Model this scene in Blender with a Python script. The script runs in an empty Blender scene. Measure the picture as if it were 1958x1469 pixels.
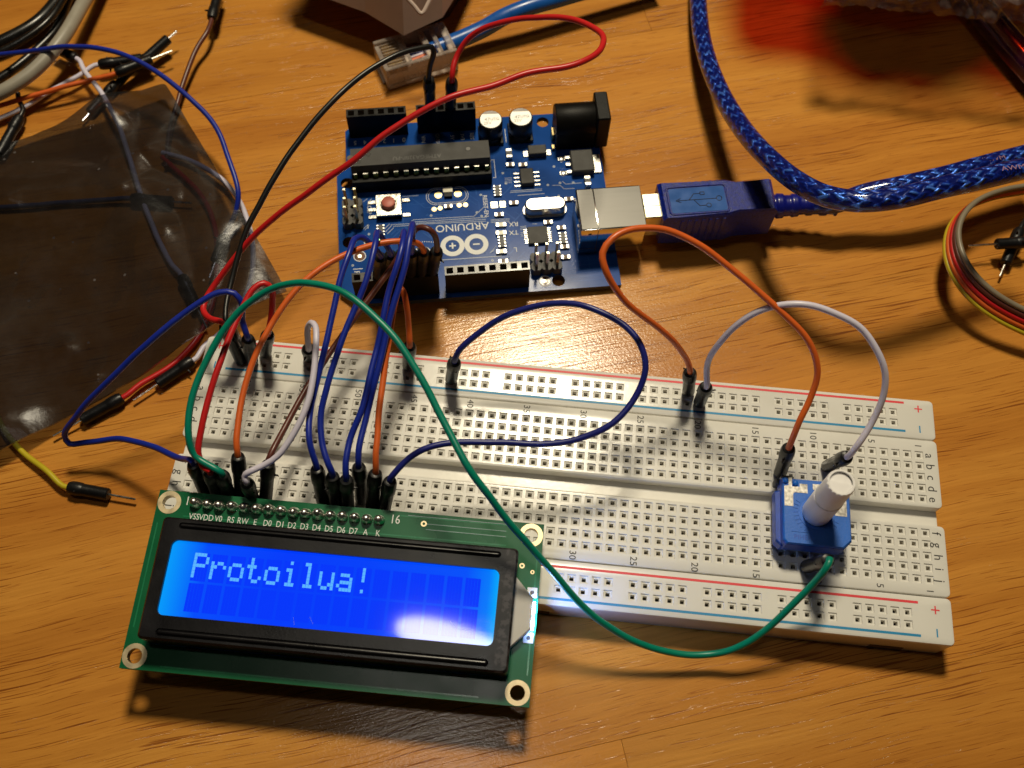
import bpy, bmesh, math, random
from mathutils import Vector, Matrix, noise
R = math.radians
random.seed(7)
scn = bpy.context.scene
COL = scn.collection
S = 0.001                      # all lengths below are millimetres

# ------------------------------------------------------------------ camera
cam_d = bpy.data.cameras.new('camera')
cam = bpy.data.objects.new('camera', cam_d); COL.objects.link(cam)
cam_d.sensor_fit = 'HORIZONTAL'; cam_d.sensor_width = 36.0
cam_d.lens = 36.0 * 1925.185 / 1958.0
cam_d.clip_start = 0.005; cam_d.clip_end = 20
cam.matrix_world = Matrix([[0.9948388, -0.0912, 0.0444786, -0.001441], [0.1014658, 0.8911344, -0.442249, -0.0785893], [0.0006967, 0.4444795, 0.8957888, 0.212688], [0.0, 0.0, 0.0, 1.0]])
cam_d.dof.use_dof = True; cam_d.dof.focus_distance = 0.215; cam_d.dof.aperture_fstop = 26
scn.camera = cam

# ------------------------------------------------------------------ world and lamps
w = bpy.data.worlds.new('World'); scn.world = w; w.use_nodes = True
bg = w.node_tree.nodes['Background']
bg.inputs['Color'].default_value = (1.0, 0.80, 0.58, 1); bg.inputs['Strength'].default_value = 0.008

def lamp(name, loc, target, size, watts, col, size_y=None):
    d = bpy.data.lights.new(name, 'AREA'); d.shape = 'ELLIPSE' if size_y else 'DISK'; d.size = size * S
    if size_y: d.size_y = size_y * S
    d.energy = watts; d.color = col
    o = bpy.data.objects.new(name, d); COL.objects.link(o)
    o.location = Vector(loc) * S
    o.rotation_euler = (Vector(target) - Vector(loc)).to_track_quat('-Z', 'Y').to_euler()
    return o
LAMP = (-12, 312, 620)
lamp('ceiling_lamp', LAMP, (0, 30, 0), 104, 3.6, (1.0, 0.88, 0.64))
lamp('ceiling_bulb', (-87, 23, 1380), (0, 0, 0), 62, 0.72, (1.0, 0.95, 0.84), 205)

scn.view_settings.view_transform = 'Standard'; scn.view_settings.look = 'None'
scn.view_settings.exposure = 0; scn.view_settings.gamma = 1

# ------------------------------------------------------------------ materials
MATS = {}
def nodes(name):
    m = bpy.data.materials.new(name); m.use_nodes = True
    nt = m.node_tree; MATS[name] = m
    return m, nt, nt.nodes, nt.links, nt.nodes['Principled BSDF']
def coords(N, L, scale):
    tc = N.new('ShaderNodeTexCoord'); mp = N.new('ShaderNodeMapping')
    mp.inputs['Scale'].default_value = scale if not isinstance(scale, (int, float)) else (scale,) * 3
    L.new(tc.outputs['Object'], mp.inputs['Vector']); return mp.outputs['Vector']
def mnode(N, L, op, a, b):
    n = N.new('ShaderNodeMath'); n.operation = op
    for i, x in enumerate((a, b)):
        if isinstance(x, (int, float)): n.inputs[i].default_value = x
        else: L.new(x, n.inputs[i])
    return n.outputs[0]
def ramp(N, L, fac, stops):
    r = N.new('ShaderNodeValToRGB'); e = r.color_ramp.elements
    while len(e) < len(stops): e.new(0.5)
    for k, (p, c) in enumerate(stops):
        e[k].position = p; e[k].color = (*c, 1) if len(c) == 3 else c
    L.new(fac, r.inputs['Fac']); return r.outputs['Color']
def mat(name, col, rough=0.45, metal=0.0, spec=0.5, coat=0.0, var=0.12, nscale=300.0, bump=0.0, bscale=2500.0,
        sss=0.0, rvar=0.12, trans=0.0, coat_rough=0.1):
    m, nt, N, L, P = nodes(name)
    v = coords(N, L, nscale)
    t = N.new('ShaderNodeTexNoise'); t.inputs['Scale'].default_value = 1; t.inputs['Detail'].default_value = 4
    L.new(v, t.inputs['Vector'])
    a = tuple(min(1, c * (1 - var)) for c in col); b = tuple(min(1, c * (1 + var)) for c in col)
    L.new(ramp(N, L, t.outputs['Fac'], [(0.3, a), (0.7, b)]), P.inputs['Base Color'])
    if rvar:
        L.new(mnode(N, L, 'MULTIPLY_ADD', t.outputs['Fac'], rvar * 2), P.inputs['Roughness'])
        P.inputs['Roughness'].links[0].from_node.inputs[2].default_value = max(0.02, rough - rvar)
    else: P.inputs['Roughness'].default_value = rough
    P.inputs['Metallic'].default_value = metal; P.inputs['Specular IOR Level'].default_value = spec
    P.inputs['Coat Weight'].default_value = coat; P.inputs['Coat Roughness'].default_value = coat_rough
    if trans: P.inputs['Transmission Weight'].default_value = trans
    if sss:
        P.inputs['Subsurface Weight'].default_value = sss; P.inputs['Subsurface Radius'].default_value = (1, 1, 1)
        P.inputs['Subsurface Scale'].default_value = 0.0012
    if bump:
        v2 = coords(N, L, bscale); t2 = N.new('ShaderNodeTexNoise'); t2.inputs['Scale'].default_value = 1
        t2.inputs['Detail'].default_value = 2; L.new(v2, t2.inputs['Vector'])
        bp = N.new('ShaderNodeBump'); bp.inputs['Strength'].default_value = bump; bp.inputs['Distance'].default_value = 0.0002
        L.new(t2.outputs['Fac'], bp.inputs['Height']); L.new(bp.outputs['Normal'], P.inputs['Normal'])
    return m
def emit_mat(name, col, strength):
    m, nt, N, L, P = nodes(name)
    P.inputs['Base Color'].default_value = (*[min(1, c) for c in col], 1)
    P.inputs['Emission Color'].default_value = (*col, 1); P.inputs['Emission Strength'].default_value = strength
    P.inputs['Roughness'].default_value = 0.3
    return m

def wood():
    m, nt, N, L, P = nodes('wood')
    tc = N.new('ShaderNodeTexCoord'); oi = N.new('ShaderNodeObjectInfo')
    sc = N.new('ShaderNodeVectorMath'); sc.operation = 'SCALE'; sc.inputs['Scale'].default_value = 1000
    L.new(tc.outputs['Object'], sc.inputs[0])
    off = N.new('ShaderNodeVectorMath'); off.operation = 'ADD'
    ro = mnode(N, L, 'MULTIPLY', oi.outputs['Random'], 900.0)
    L.new(sc.outputs[0], off.inputs[0]); L.new(ro, off.inputs[1])
    # gentle wander of the grain
    wn = N.new('ShaderNodeTexNoise'); wn.inputs['Scale'].default_value = 0.02; wn.inputs['Detail'].default_value = 2
    L.new(off.outputs[0], wn.inputs['Vector'])
    wv = N.new('ShaderNodeVectorMath'); wv.operation = 'MULTIPLY_ADD'
    L.new(wn.outputs['Color'], wv.inputs[0]); wv.inputs[1].default_value = (0, 5, 0); L.new(off.outputs[0], wv.inputs[2])
    def tex(sx, sy, detail=3, rough=0.5):
        mp = N.new('ShaderNodeMapping'); mp.inputs['Scale'].default_value = (sx, sy, 0.3)
        L.new(wv.outputs[0], mp.inputs['Vector'])
        t = N.new('ShaderNodeTexNoise'); t.inputs['Scale'].default_value = 1; t.inputs['Detail'].default_value = detail
        t.inputs['Roughness'].default_value = rough; L.new(mp.outputs[0], t.inputs['Vector']); return t.outputs['Fac']
    broad = tex(0.006, 0.07, 3); fib = tex(0.05, 1.9, 3, 0.6); mid = tex(0.012, 0.28, 3)
    pore = tex(0.060, 3.0, 1.5, 0.5); pmask = tex(0.014, 0.06, 2); pore2 = tex(0.13, 3.8, 1.5, 0.5)
    base = ramp(N, L, broad, [(0.3, (0.51, 0.195, 0.025)), (0.52, (0.60, 0.250, 0.036)), (0.72, (0.66, 0.295, 0.048))])
    def mul(c, fac, stops):
        x = N.new('ShaderNodeMix'); x.data_type = 'RGBA'; x.blend_type = 'MULTIPLY'; x.inputs[0].default_value = 1
        L.new(c, x.inputs[6]); L.new(ramp(N, L, fac, stops), x.inputs[7]); return x.outputs[2]
    c = mul(base, fib, [(0.3, (0.90, 0.87, 0.82)), (0.7, (1.06, 1.06, 1.08))])
    c = mul(c, mid, [(0.35, (0.93, 0.90, 0.86)), (0.6, (1.02, 1.02, 1.02))])
    # long dark pores, in patches
    thr = mnode(N, L, 'ADD', pore, mnode(N, L, 'MULTIPLY', mnode(N, L, 'SUBTRACT', pmask, 0.5), 0.34))
    pr = ramp(N, L, thr, [(0.635, (1, 1, 1)), (0.675, (0.64, 0.52, 0.42)), (0.77, (0.42, 0.30, 0.21))])
    x = N.new('ShaderNodeMix'); x.data_type = 'RGBA'; x.blend_type = 'MULTIPLY'; x.inputs[0].default_value = 1
    L.new(c, x.inputs[6]); L.new(pr, x.inputs[7]); c = x.outputs[2]
    c = mul(c, pore2, [(0.655, (1, 1, 1)), (0.69, (0.66, 0.54, 0.44))])
    # small tone step from plank to plank
    hv = N.new('ShaderNodeHueSaturation'); L.new(c, hv.inputs['Color'])
    L.new(mnode(N, L, 'MULTIPLY_ADD', oi.outputs['Random'], 0.14), hv.inputs['Value'])
    hv.inputs['Value'].links[0].from_node.inputs[2].default_value = 0.93
    L.new(hv.outputs['Color'], P.inputs['Base Color'])
    rr = N.new('ShaderNodeMapRange'); L.new(fib, rr.inputs['Value'])
    rr.inputs['To Min'].default_value = 0.42; rr.inputs['To Max'].default_value = 0.58
    L.new(rr.outputs['Result'], P.inputs['Roughness'])
    P.inputs['Specular IOR Level'].default_value = 0.1
    P.inputs['Coat Weight'].default_value = 0.75; P.inputs['Coat Roughness'].default_value = 0.17
    # pores and fibres in relief, fine speckle in the varnish
    sp = tex(1.6, 2.4, 2)
    hgt = mnode(N, L, 'ADD', mnode(N, L, 'MULTIPLY', fib, 0.5), mnode(N, L, 'MULTIPLY', sp, 0.45))
    pw = N.new('ShaderNodeRGBToBW'); L.new(pr, pw.inputs[0])
    hgt = mnode(N, L, 'ADD', hgt, mnode(N, L, 'MULTIPLY', pw.outputs[0], 0.8))
    bp = N.new('ShaderNodeBump'); bp.inputs['Strength'].default_value = 0.5; bp.inputs['Distance'].default_value = 0.00012
    L.new(hgt, bp.inputs['Height']); L.new(bp.outputs['Normal'], P.inputs['Normal'])
    L.new(bp.outputs['Normal'], P.inputs['Coat Normal'])
wood()

mat('board_white', (0.82, 0.80, 0.75), 0.19, spec=0.5, sss=0.2, var=0.03, nscale=60, bump=0.05, bscale=700, rvar=0.05)
mat('recess_white', (0.77, 0.75, 0.70), 0.75, spec=0.15, var=0.03, nscale=90, rvar=0.04)
mat('hole_dark', (0.11, 0.085, 0.06), 0.6, var=0.2, rvar=0)
mat('clip_metal', (0.75, 0.70, 0.60), 0.30, metal=1)
mat('red_ink', (0.82, 0.04, 0.055), 0.5, var=0.08, nscale=200); mat('blue_ink', (0.0, 0.25, 0.52), 0.5, var=0.08, nscale=200)
mat('pot_plate', (0.44, 0.42, 0.39), 0.40, metal=1, nscale=1600, var=0.4)
mat('black_ink', (0.02, 0.018, 0.018), 0.6, var=0.25)
mat('silk_white', (0.84, 0.85, 0.84), 0.55, var=0.06)
mat('plug_black', (0.007, 0.007, 0.008), 0.36, spec=0.35, var=0.3, bump=0.25, bscale=1500)
mat('black_plastic', (0.006, 0.0055, 0.005), 0.42, spec=0.16, var=0.25, bump=0.2, bscale=4000)
mat('chip_plastic', (0.035, 0.033, 0.030), 0.55, var=0.15, nscale=500, bump=0.35, bscale=6000)
mat('dark_grey', (0.06, 0.058, 0.06), 0.5, var=0.15)
mat('tin', (0.80, 0.77, 0.70), 0.28, metal=1, nscale=900, bump=0.15, bscale=1800)
mat('solder', (0.86, 0.84, 0.80), 0.33, metal=1, nscale=700, bump=0.2, bscale=900)
mat('flux', (0.16, 0.055, 0.015), 0.2, var=0.3, coat=0.6)
mat('steel_plate', (0.62, 0.60, 0.56), 0.30, metal=1, nscale=(40, 500, 500), rvar=0.1)
mat('gold', (0.88, 0.68, 0.32), 0.32, metal=1)
mat('ring_gold', (0.80, 0.66, 0.42), 0.42, metal=1, nscale=500)
mat('brass_pale', (0.95, 0.88, 0.68), 0.35, metal=1)
mat('pcb_green', (0.003, 0.115, 0.042), 0.28, var=0.12, nscale=90, spec=0.4)
mat('pcb_green_edge', (0.008, 0.03, 0.016), 0.6)
mat('trace_green', (0.012, 0.20, 0.085), 0.28, coat=0.5, var=0.05)
mat('pcb_blue', (0.008, 0.066, 0.31), 0.15, var=0.15, nscale=120, spec=0.22, rvar=0.03)
mat('pcb_blue_edge', (0.03, 0.03, 0.03), 0.6)
mat('trace_blue', (0.018, 0.095, 0.38), 0.15, var=0.08, spec=0.22, rvar=0.03)
mat('trace_pale', (0.36, 0.42, 0.52), 0.4, var=0.15)
mat('cap_alu', (0.42, 0.415, 0.40), 0.42, metal=1, nscale=(60, 900, 900))
mat('cap_black', (0.012, 0.011, 0.010), 0.3, var=0.2)
mat('cap_side', (0.05, 0.045, 0.04), 0.35, metal=0.6)
mat('button_red', (0.60, 0.155, 0.11), 0.5, var=0.1)
mat('smd_brown', (0.16, 0.10, 0.06), 0.5, var=0.2)
mat('led_pale', (0.70, 0.66, 0.50), 0.3, var=0.1)
emit_mat('led_green', (0.45, 1.0, 0.25), 3.0)
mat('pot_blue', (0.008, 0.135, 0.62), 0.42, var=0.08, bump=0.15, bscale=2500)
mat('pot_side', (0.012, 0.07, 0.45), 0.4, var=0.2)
mat('shaft_white', (0.90, 0.88, 0.88), 0.5, var=0.03, sss=0.35)
mat('bezel_black', (0.007, 0.0065, 0.008), 0.30, spec=0.38, var=0.25, nscale=150, bump=0.08, bscale=2000)
mat('light_guide', (0.62, 0.60, 0.58), 0.5, var=0.04, sss=0.2)
emit_mat('backlight_led', (0.26, 0.44, 1.0), 210.0)
mat('white_pad', (0.80, 0.78, 0.70), 0.4, var=0.06)
mat('chrome', (0.74, 0.71, 0.66), 0.12, metal=1, rvar=0.03, nscale=80)
mat('usb_top', (0.10, 0.097, 0.092), 0.40, metal=1, rvar=0.07, nscale=(50, 400, 400))
mat('usb_blue', (0.002, 0.014, 0.23), 0.34, var=0.45, nscale=1600, bump=0.6, bscale=4200, spec=0.35, coat=0.25, coat_rough=0.12)
mat('usb_blue_smooth', (0.045, 0.13, 0.42), 0.16, var=0.1, coat=0.8)  # paler than the plug body: the panel's glare is put into this colour
mat('strain_blue', (0.006, 0.010, 0.20), 0.3, var=0.2, coat=0.3)
mat('net_blue', (0.010, 0.10, 0.42), 0.3, var=0.08)
mat('grey_jacket', (0.34, 0.31, 0.25), 0.42, var=0.06)
mat('black_jacket', (0.008, 0.0075, 0.007), 0.28, var=0.3)
mat('dark_purple', (0.03, 0.006, 0.035), 0.15, var=0.4, coat=1)
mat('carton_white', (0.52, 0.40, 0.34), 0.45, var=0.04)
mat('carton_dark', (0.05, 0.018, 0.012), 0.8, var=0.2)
mat('gold_contact', (0.85, 0.62, 0.25), 0.25, metal=1)
WIRE = dict(blue=(0.009, 0.026, 0.32), navy=(0.012, 0.018, 0.19), orange=(0.74, 0.135, 0.022), red=(0.58, 0.014, 0.016),
            green=(0.0, 0.235, 0.155), white=(0.70, 0.66, 0.80), brown=(0.115, 0.030, 0.020), yellow=(0.55, 0.44, 0.02),
            black=(0.009, 0.009, 0.009), grey=(0.24, 0.20, 0.14), slate=(0.10, 0.11, 0.19))
for k, c in WIRE.items(): mat('wire_' + k, c, 0.36, var=0.06, nscale=150, bump=0.08, bscale=700)

def screen_mat():
    m, nt, N, L, P = nodes('lcd_blue')
    tc = N.new('ShaderNodeTexCoord'); sp = N.new('ShaderNodeSeparateXYZ'); L.new(tc.outputs['Object'], sp.inputs[0])
    # backlight enters at both ends of the panel
    mr = N.new('ShaderNodeMapRange'); L.new(sp.outputs['X'], mr.inputs['Value'])
    mr.inputs['From Min'].default_value = 7.3 * S; mr.inputs['From Max'].default_value = 72.1 * S
    c = ramp(N, L, mr.outputs['Result'], [(0.0, (0.0, 0.34, 1.0)), (0.055, (0.0, 0.20, 1.0)), (0.11, (0.0, 0.075, 1.0)),
        (0.35, (0.0, 0.045, 1.0)), (0.6, (0.0, 0.055, 1.0)), (0.9, (0.0, 0.085, 1.0)), (0.97, (0.0, 0.20, 1.0)), (1.0, (0.0, 0.42, 1.0))])
    L.new(c, P.inputs['Emission Color']); P.inputs['Emission Strength'].default_value = 0.95
    P.inputs['Base Color'].default_value = (0.004, 0.006, 0.03, 1); P.inputs['Roughness'].default_value = 0.10
    P.inputs['Specular IOR Level'].default_value = 0.5
    # wiped streaks on the polariser
    mp = N.new('ShaderNodeMapping'); mp.inputs['Scale'].default_value = (90, 900, 90); mp.inputs['Rotation'].default_value = (0, 0, 0.3)
    L.new(tc.outputs['Object'], mp.inputs['Vector']); t = N.new('ShaderNodeTexNoise'); t.inputs['Scale'].default_value = 1
    t.inputs['Detail'].default_value = 5; L.new(mp.outputs[0], t.inputs['Vector'])
    r2 = N.new('ShaderNodeMapRange'); L.new(t.outputs['Fac'], r2.inputs['Value']); r2.inputs['To Min'].default_value = 0.02; r2.inputs['To Max'].default_value = 0.075
    L.new(r2.outputs['Result'], P.inputs['Roughness'])
screen_mat()
emit_mat('lcd_pixel', (0.10, 0.46, 1.0), 0.95); MATS['lcd_pixel'].node_tree.nodes['Principled BSDF'].inputs['Base Color'].default_value = (0.02, 0.05, 0.1, 1)
emit_mat('lcd_cell', (0.0, 0.038, 1.0), 0.95); MATS['lcd_cell'].node_tree.nodes['Principled BSDF'].inputs['Base Color'].default_value = (0.004, 0.006, 0.03, 1)
for k in ('lcd_pixel', 'lcd_cell'): MATS[k].node_tree.nodes['Principled BSDF'].inputs['Roughness'].default_value = 0.05

def worn_bezel():
    # paint rubbed dull and speckled at the bezel's right-hand end
    m = MATS['bezel_black']; nt = m.node_tree; N, L = nt.nodes, nt.links; P = N['Principled BSDF']
    tc = N.new('ShaderNodeTexCoord'); sp = N.new('ShaderNodeSeparateXYZ'); L.new(tc.outputs['Object'], sp.inputs[0])
    mr = N.new('ShaderNodeMapRange'); L.new(sp.outputs['X'], mr.inputs['Value'])
    mr.inputs['From Min'].default_value = 70.5 * S; mr.inputs['From Max'].default_value = 73.2 * S
    v = coords(N, L, 900); t = N.new('ShaderNodeTexNoise'); t.inputs['Scale'].default_value = 1; t.inputs['Detail'].default_value = 6; L.new(v, t.inputs['Vector'])
    f = mnode(N, L, 'MULTIPLY', mr.outputs['Result'], t.outputs['Fac'])
    old = P.inputs['Base Color'].links[0].from_socket
    x = N.new('ShaderNodeMix'); x.data_type = 'RGBA'; L.new(ramp(N, L, f, [(0.46, (0, 0, 0)), (0.56, (1, 1, 1))]), x.inputs[0])
    L.new(old, x.inputs[6]); x.inputs[7].default_value = (0.05, 0.045, 0.05, 1); L.new(x.outputs[2], P.inputs['Base Color'])
worn_bezel()

def braid_mat():
    m, nt, N, L, P = nodes('braid_blue')
    uv = N.new('ShaderNodeUVMap'); sp = N.new('ShaderNodeSeparateXYZ'); L.new(uv.outputs[0], sp.inputs[0])
    u, v = sp.outputs['X'], sp.outputs['Y']            # u 0..1 round the cable, v mm along it
    n0 = N.new('ShaderNodeTexNoise'); n0.inputs['Scale'].default_value = 420; n0.inputs['Detail'].default_value = 3
    tc = N.new('ShaderNodeTexCoord'); L.new(tc.outputs['Object'], n0.inputs['Vector'])
    def strands(sgn):
        a = mnode(N, L, 'ADD', mnode(N, L, 'MULTIPLY', u, 8.0), mnode(N, L, 'MULTIPLY', v, 0.27 * sgn))
        a = mnode(N, L, 'ADD', a, mnode(N, L, 'MULTIPLY', n0.outputs['Fac'], 0.55))
        s = mnode(N, L, 'SINE', mnode(N, L, 'MULTIPLY', a, 6.2832), 0)
        return mnode(N, L, 'MULTIPLY_ADD', s, 0.5), a
    s1, a1 = strands(1); s2, a2 = strands(-1)
    for s in (s1, s2): s.node.inputs[2].default_value = 0.5
    chk = mnode(N, L, 'GREATER_THAN', mnode(N, L, 'MULTIPLY', mnode(N, L, 'SINE', mnode(N, L, 'MULTIPLY', a1, 3.1416), 0), mnode(N, L, 'SINE', mnode(N, L, 'MULTIPLY', a2, 3.1416), 0)), 0.0)
    mx = N.new('ShaderNodeMix'); L.new(chk, mx.inputs[0]); L.new(s1, mx.inputs[2]); L.new(s2, mx.inputs[3])
    n1 = N.new('ShaderNodeTexNoise'); n1.inputs['Scale'].default_value = 430; L.new(tc.outputs['Object'], n1.inputs['Vector'])
    f = mnode(N, L, 'MULTIPLY', mx.outputs[0], mnode(N, L, 'MULTIPLY', ramp(N, L, n1.outputs['Fac'], [(0.38, (.25, .25, .25)), (0.64, (1.2, 1.2, 1.2))]), 1.0))
    L.new(ramp(N, L, f, [(0.2, (0.006, 0.014, 0.12)), (0.55, (0.016, 0.065, 0.36)), (0.9, (0.20, 0.46, 0.92))]), P.inputs['Base Color'])
    L.new(ramp(N, L, f, [(0.4, (0.0, 0.0, 0.0)), (0.8, (0.5, 0.5, 0.5))]), P.inputs['Metallic'])
    P.inputs['Roughness'].default_value = 0.38; P.inputs['Coat Weight'].default_value = 1.0; P.inputs['Coat Roughness'].default_value = 0.06
    P.inputs['Coat Tint'].default_value = (0.45, 0.55, 1.0, 1)
    bp = N.new('ShaderNodeBump'); bp.inputs['Strength'].default_value = 0.9; bp.inputs['Distance'].default_value = 0.0004
    L.new(f, bp.inputs['Height']); L.new(bp.outputs['Normal'], P.inputs['Normal'])
braid_mat()

def film(name, tint, gloss=0.12, rough=0.22, haze=0.0, hazecol=(0.5, 0.45, 0.42), speck=0.0, shine=1.0):
    m, nt, N, L, P = nodes(name); out = N['Material Output']
    tr = N.new('ShaderNodeBsdfTransparent'); tr.inputs['Color'].default_value = (*tint, 1)
    P.inputs['Base Color'].default_value = (*hazecol, 1); P.inputs['Roughness'].default_value = rough; P.inputs['Specular IOR Level'].default_value = 0.9
    tc = N.new('ShaderNodeTexCoord'); t = N.new('ShaderNodeTexNoise'); t.inputs['Scale'].default_value = 75; t.inputs['Detail'].default_value = 8; t.inputs['Roughness'].default_value = 0.7
    L.new(tc.outputs['Object'], t.inputs['Vector'])
    bp = N.new('ShaderNodeBump'); bp.inputs['Strength'].default_value = 0.10; bp.inputs['Distance'].default_value = 0.002; L.new(t.outputs['Fac'], bp.inputs['Height'])
    L.new(bp.outputs['Normal'], P.inputs['Normal'])
    f = mnode(N, L, 'MULTIPLY', ramp(N, L, t.outputs['Fac'], [(0.45, (0, 0, 0)), (0.75, (1, 1, 1))]), haze)
    if speck:
        vz = N.new('ShaderNodeTexVoronoi'); vz.inputs['Scale'].default_value = 150; L.new(tc.outputs['Object'], vz.inputs['Vector'])
        f = mnode(N, L, 'ADD', f, mnode(N, L, 'MULTIPLY', mnode(N, L, 'LESS_THAN', vz.outputs['Distance'], 0.055), speck))
    f = mnode(N, L, 'MINIMUM', mnode(N, L, 'ADD', f, gloss), 0.9)
    P.inputs['Specular IOR Level'].default_value = 0.0
    mx = N.new('ShaderNodeMixShader'); L.new(f, mx.inputs[0]); L.new(tr.outputs[0], mx.inputs[1]); L.new(P.outputs[0], mx.inputs[2])
    gl = N.new('ShaderNodeBsdfGlossy'); gl.inputs['Roughness'].default_value = rough; L.new(bp.outputs['Normal'], gl.inputs['Normal'])
    fr = N.new('ShaderNodeFresnel'); fr.inputs['IOR'].default_value = 1.5; m2 = N.new('ShaderNodeMixShader')
    L.new(mnode(N, L, 'MULTIPLY', fr.outputs[0], shine), m2.inputs[0]); L.new(mx.outputs[0], m2.inputs[1]); L.new(gl.outputs[0], m2.inputs[2])
    L.new(m2.outputs[0], out.inputs['Surface'])
film('bag_film', (0.49, 0.505, 0.565), 0.03, 0.19, 0.07, (0.16, 0.145, 0.145), 0.6, 0.22)
film('clear_film', (0.85, 0.78, 0.76), 0.12, 0.15, 0.4, (0.55, 0.42, 0.38))
film('red_film', (0.82, 0.17, 0.035), 0.1, 0.2, 0.1, (0.5, 0.02, 0.01))
def clear_mat():
    m, nt, N, L, P = nodes('clear_plastic'); out = N['Material Output']
    tr = N.new('ShaderNodeBsdfTransparent'); tr.inputs['Color'].default_value = (0.86, 0.83, 0.80, 1)
    P.inputs['Base Color'].default_value = (0.80, 0.70, 0.62, 1); P.inputs['Roughness'].default_value = 0.10
    fr = N.new('ShaderNodeFresnel'); fr.inputs['IOR'].default_value = 1.6
    tc = N.new('ShaderNodeTexCoord'); t = N.new('ShaderNodeTexNoise'); t.inputs['Scale'].default_value = 300; t.inputs['Detail'].default_value = 4
    L.new(tc.outputs['Object'], t.inputs['Vector'])
    f = mnode(N, L, 'ADD', mnode(N, L, 'MULTIPLY', fr.outputs[0], 1.1), mnode(N, L, 'MULTIPLY', t.outputs['Fac'], 0.44))
    mx = N.new('ShaderNodeMixShader'); L.new(f, mx.inputs[0]); L.new(tr.outputs[0], mx.inputs[1]); L.new(P.outputs[0], mx.inputs[2])
    L.new(mx.outputs[0], out.inputs['Surface'])
clear_mat()

# ------------------------------------------------------------------ mesh building
def inside(p, lp):
    c = False; n = len(lp)
    for i in range(n):
        (x0, y0), (x1, y1) = lp[i], lp[i - 1]
        if (y0 > p[1]) != (y1 > p[1]) and p[0] < (x1 - x0) * (p[1] - y0) / (y1 - y0) + x0: c = not c
    return c
def fill(outline, holes, z=0.0):
    # flat face with openings, all triangles facing up
    bm = bmesh.new(); ed = []
    for lp in [outline] + list(holes):
        vs = [bm.verts.new((x, y, z)) for x, y in lp]
        ed += [bm.edges.new((vs[i], vs[(i + 1) % len(vs)])) for i in range(len(vs))]
    bmesh.ops.triangle_fill(bm, use_beauty=True, edges=ed)
    bad = [f for f in bm.faces if any(inside(f.calc_center_median().xy, lp) for lp in holes)]
    if bad: bmesh.ops.delete(bm, geom=bad, context='FACES_ONLY')
    for f in bm.faces:
        f.normal_update()
        if f.normal.z < 0: f.normal_flip()
    return bm
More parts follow.
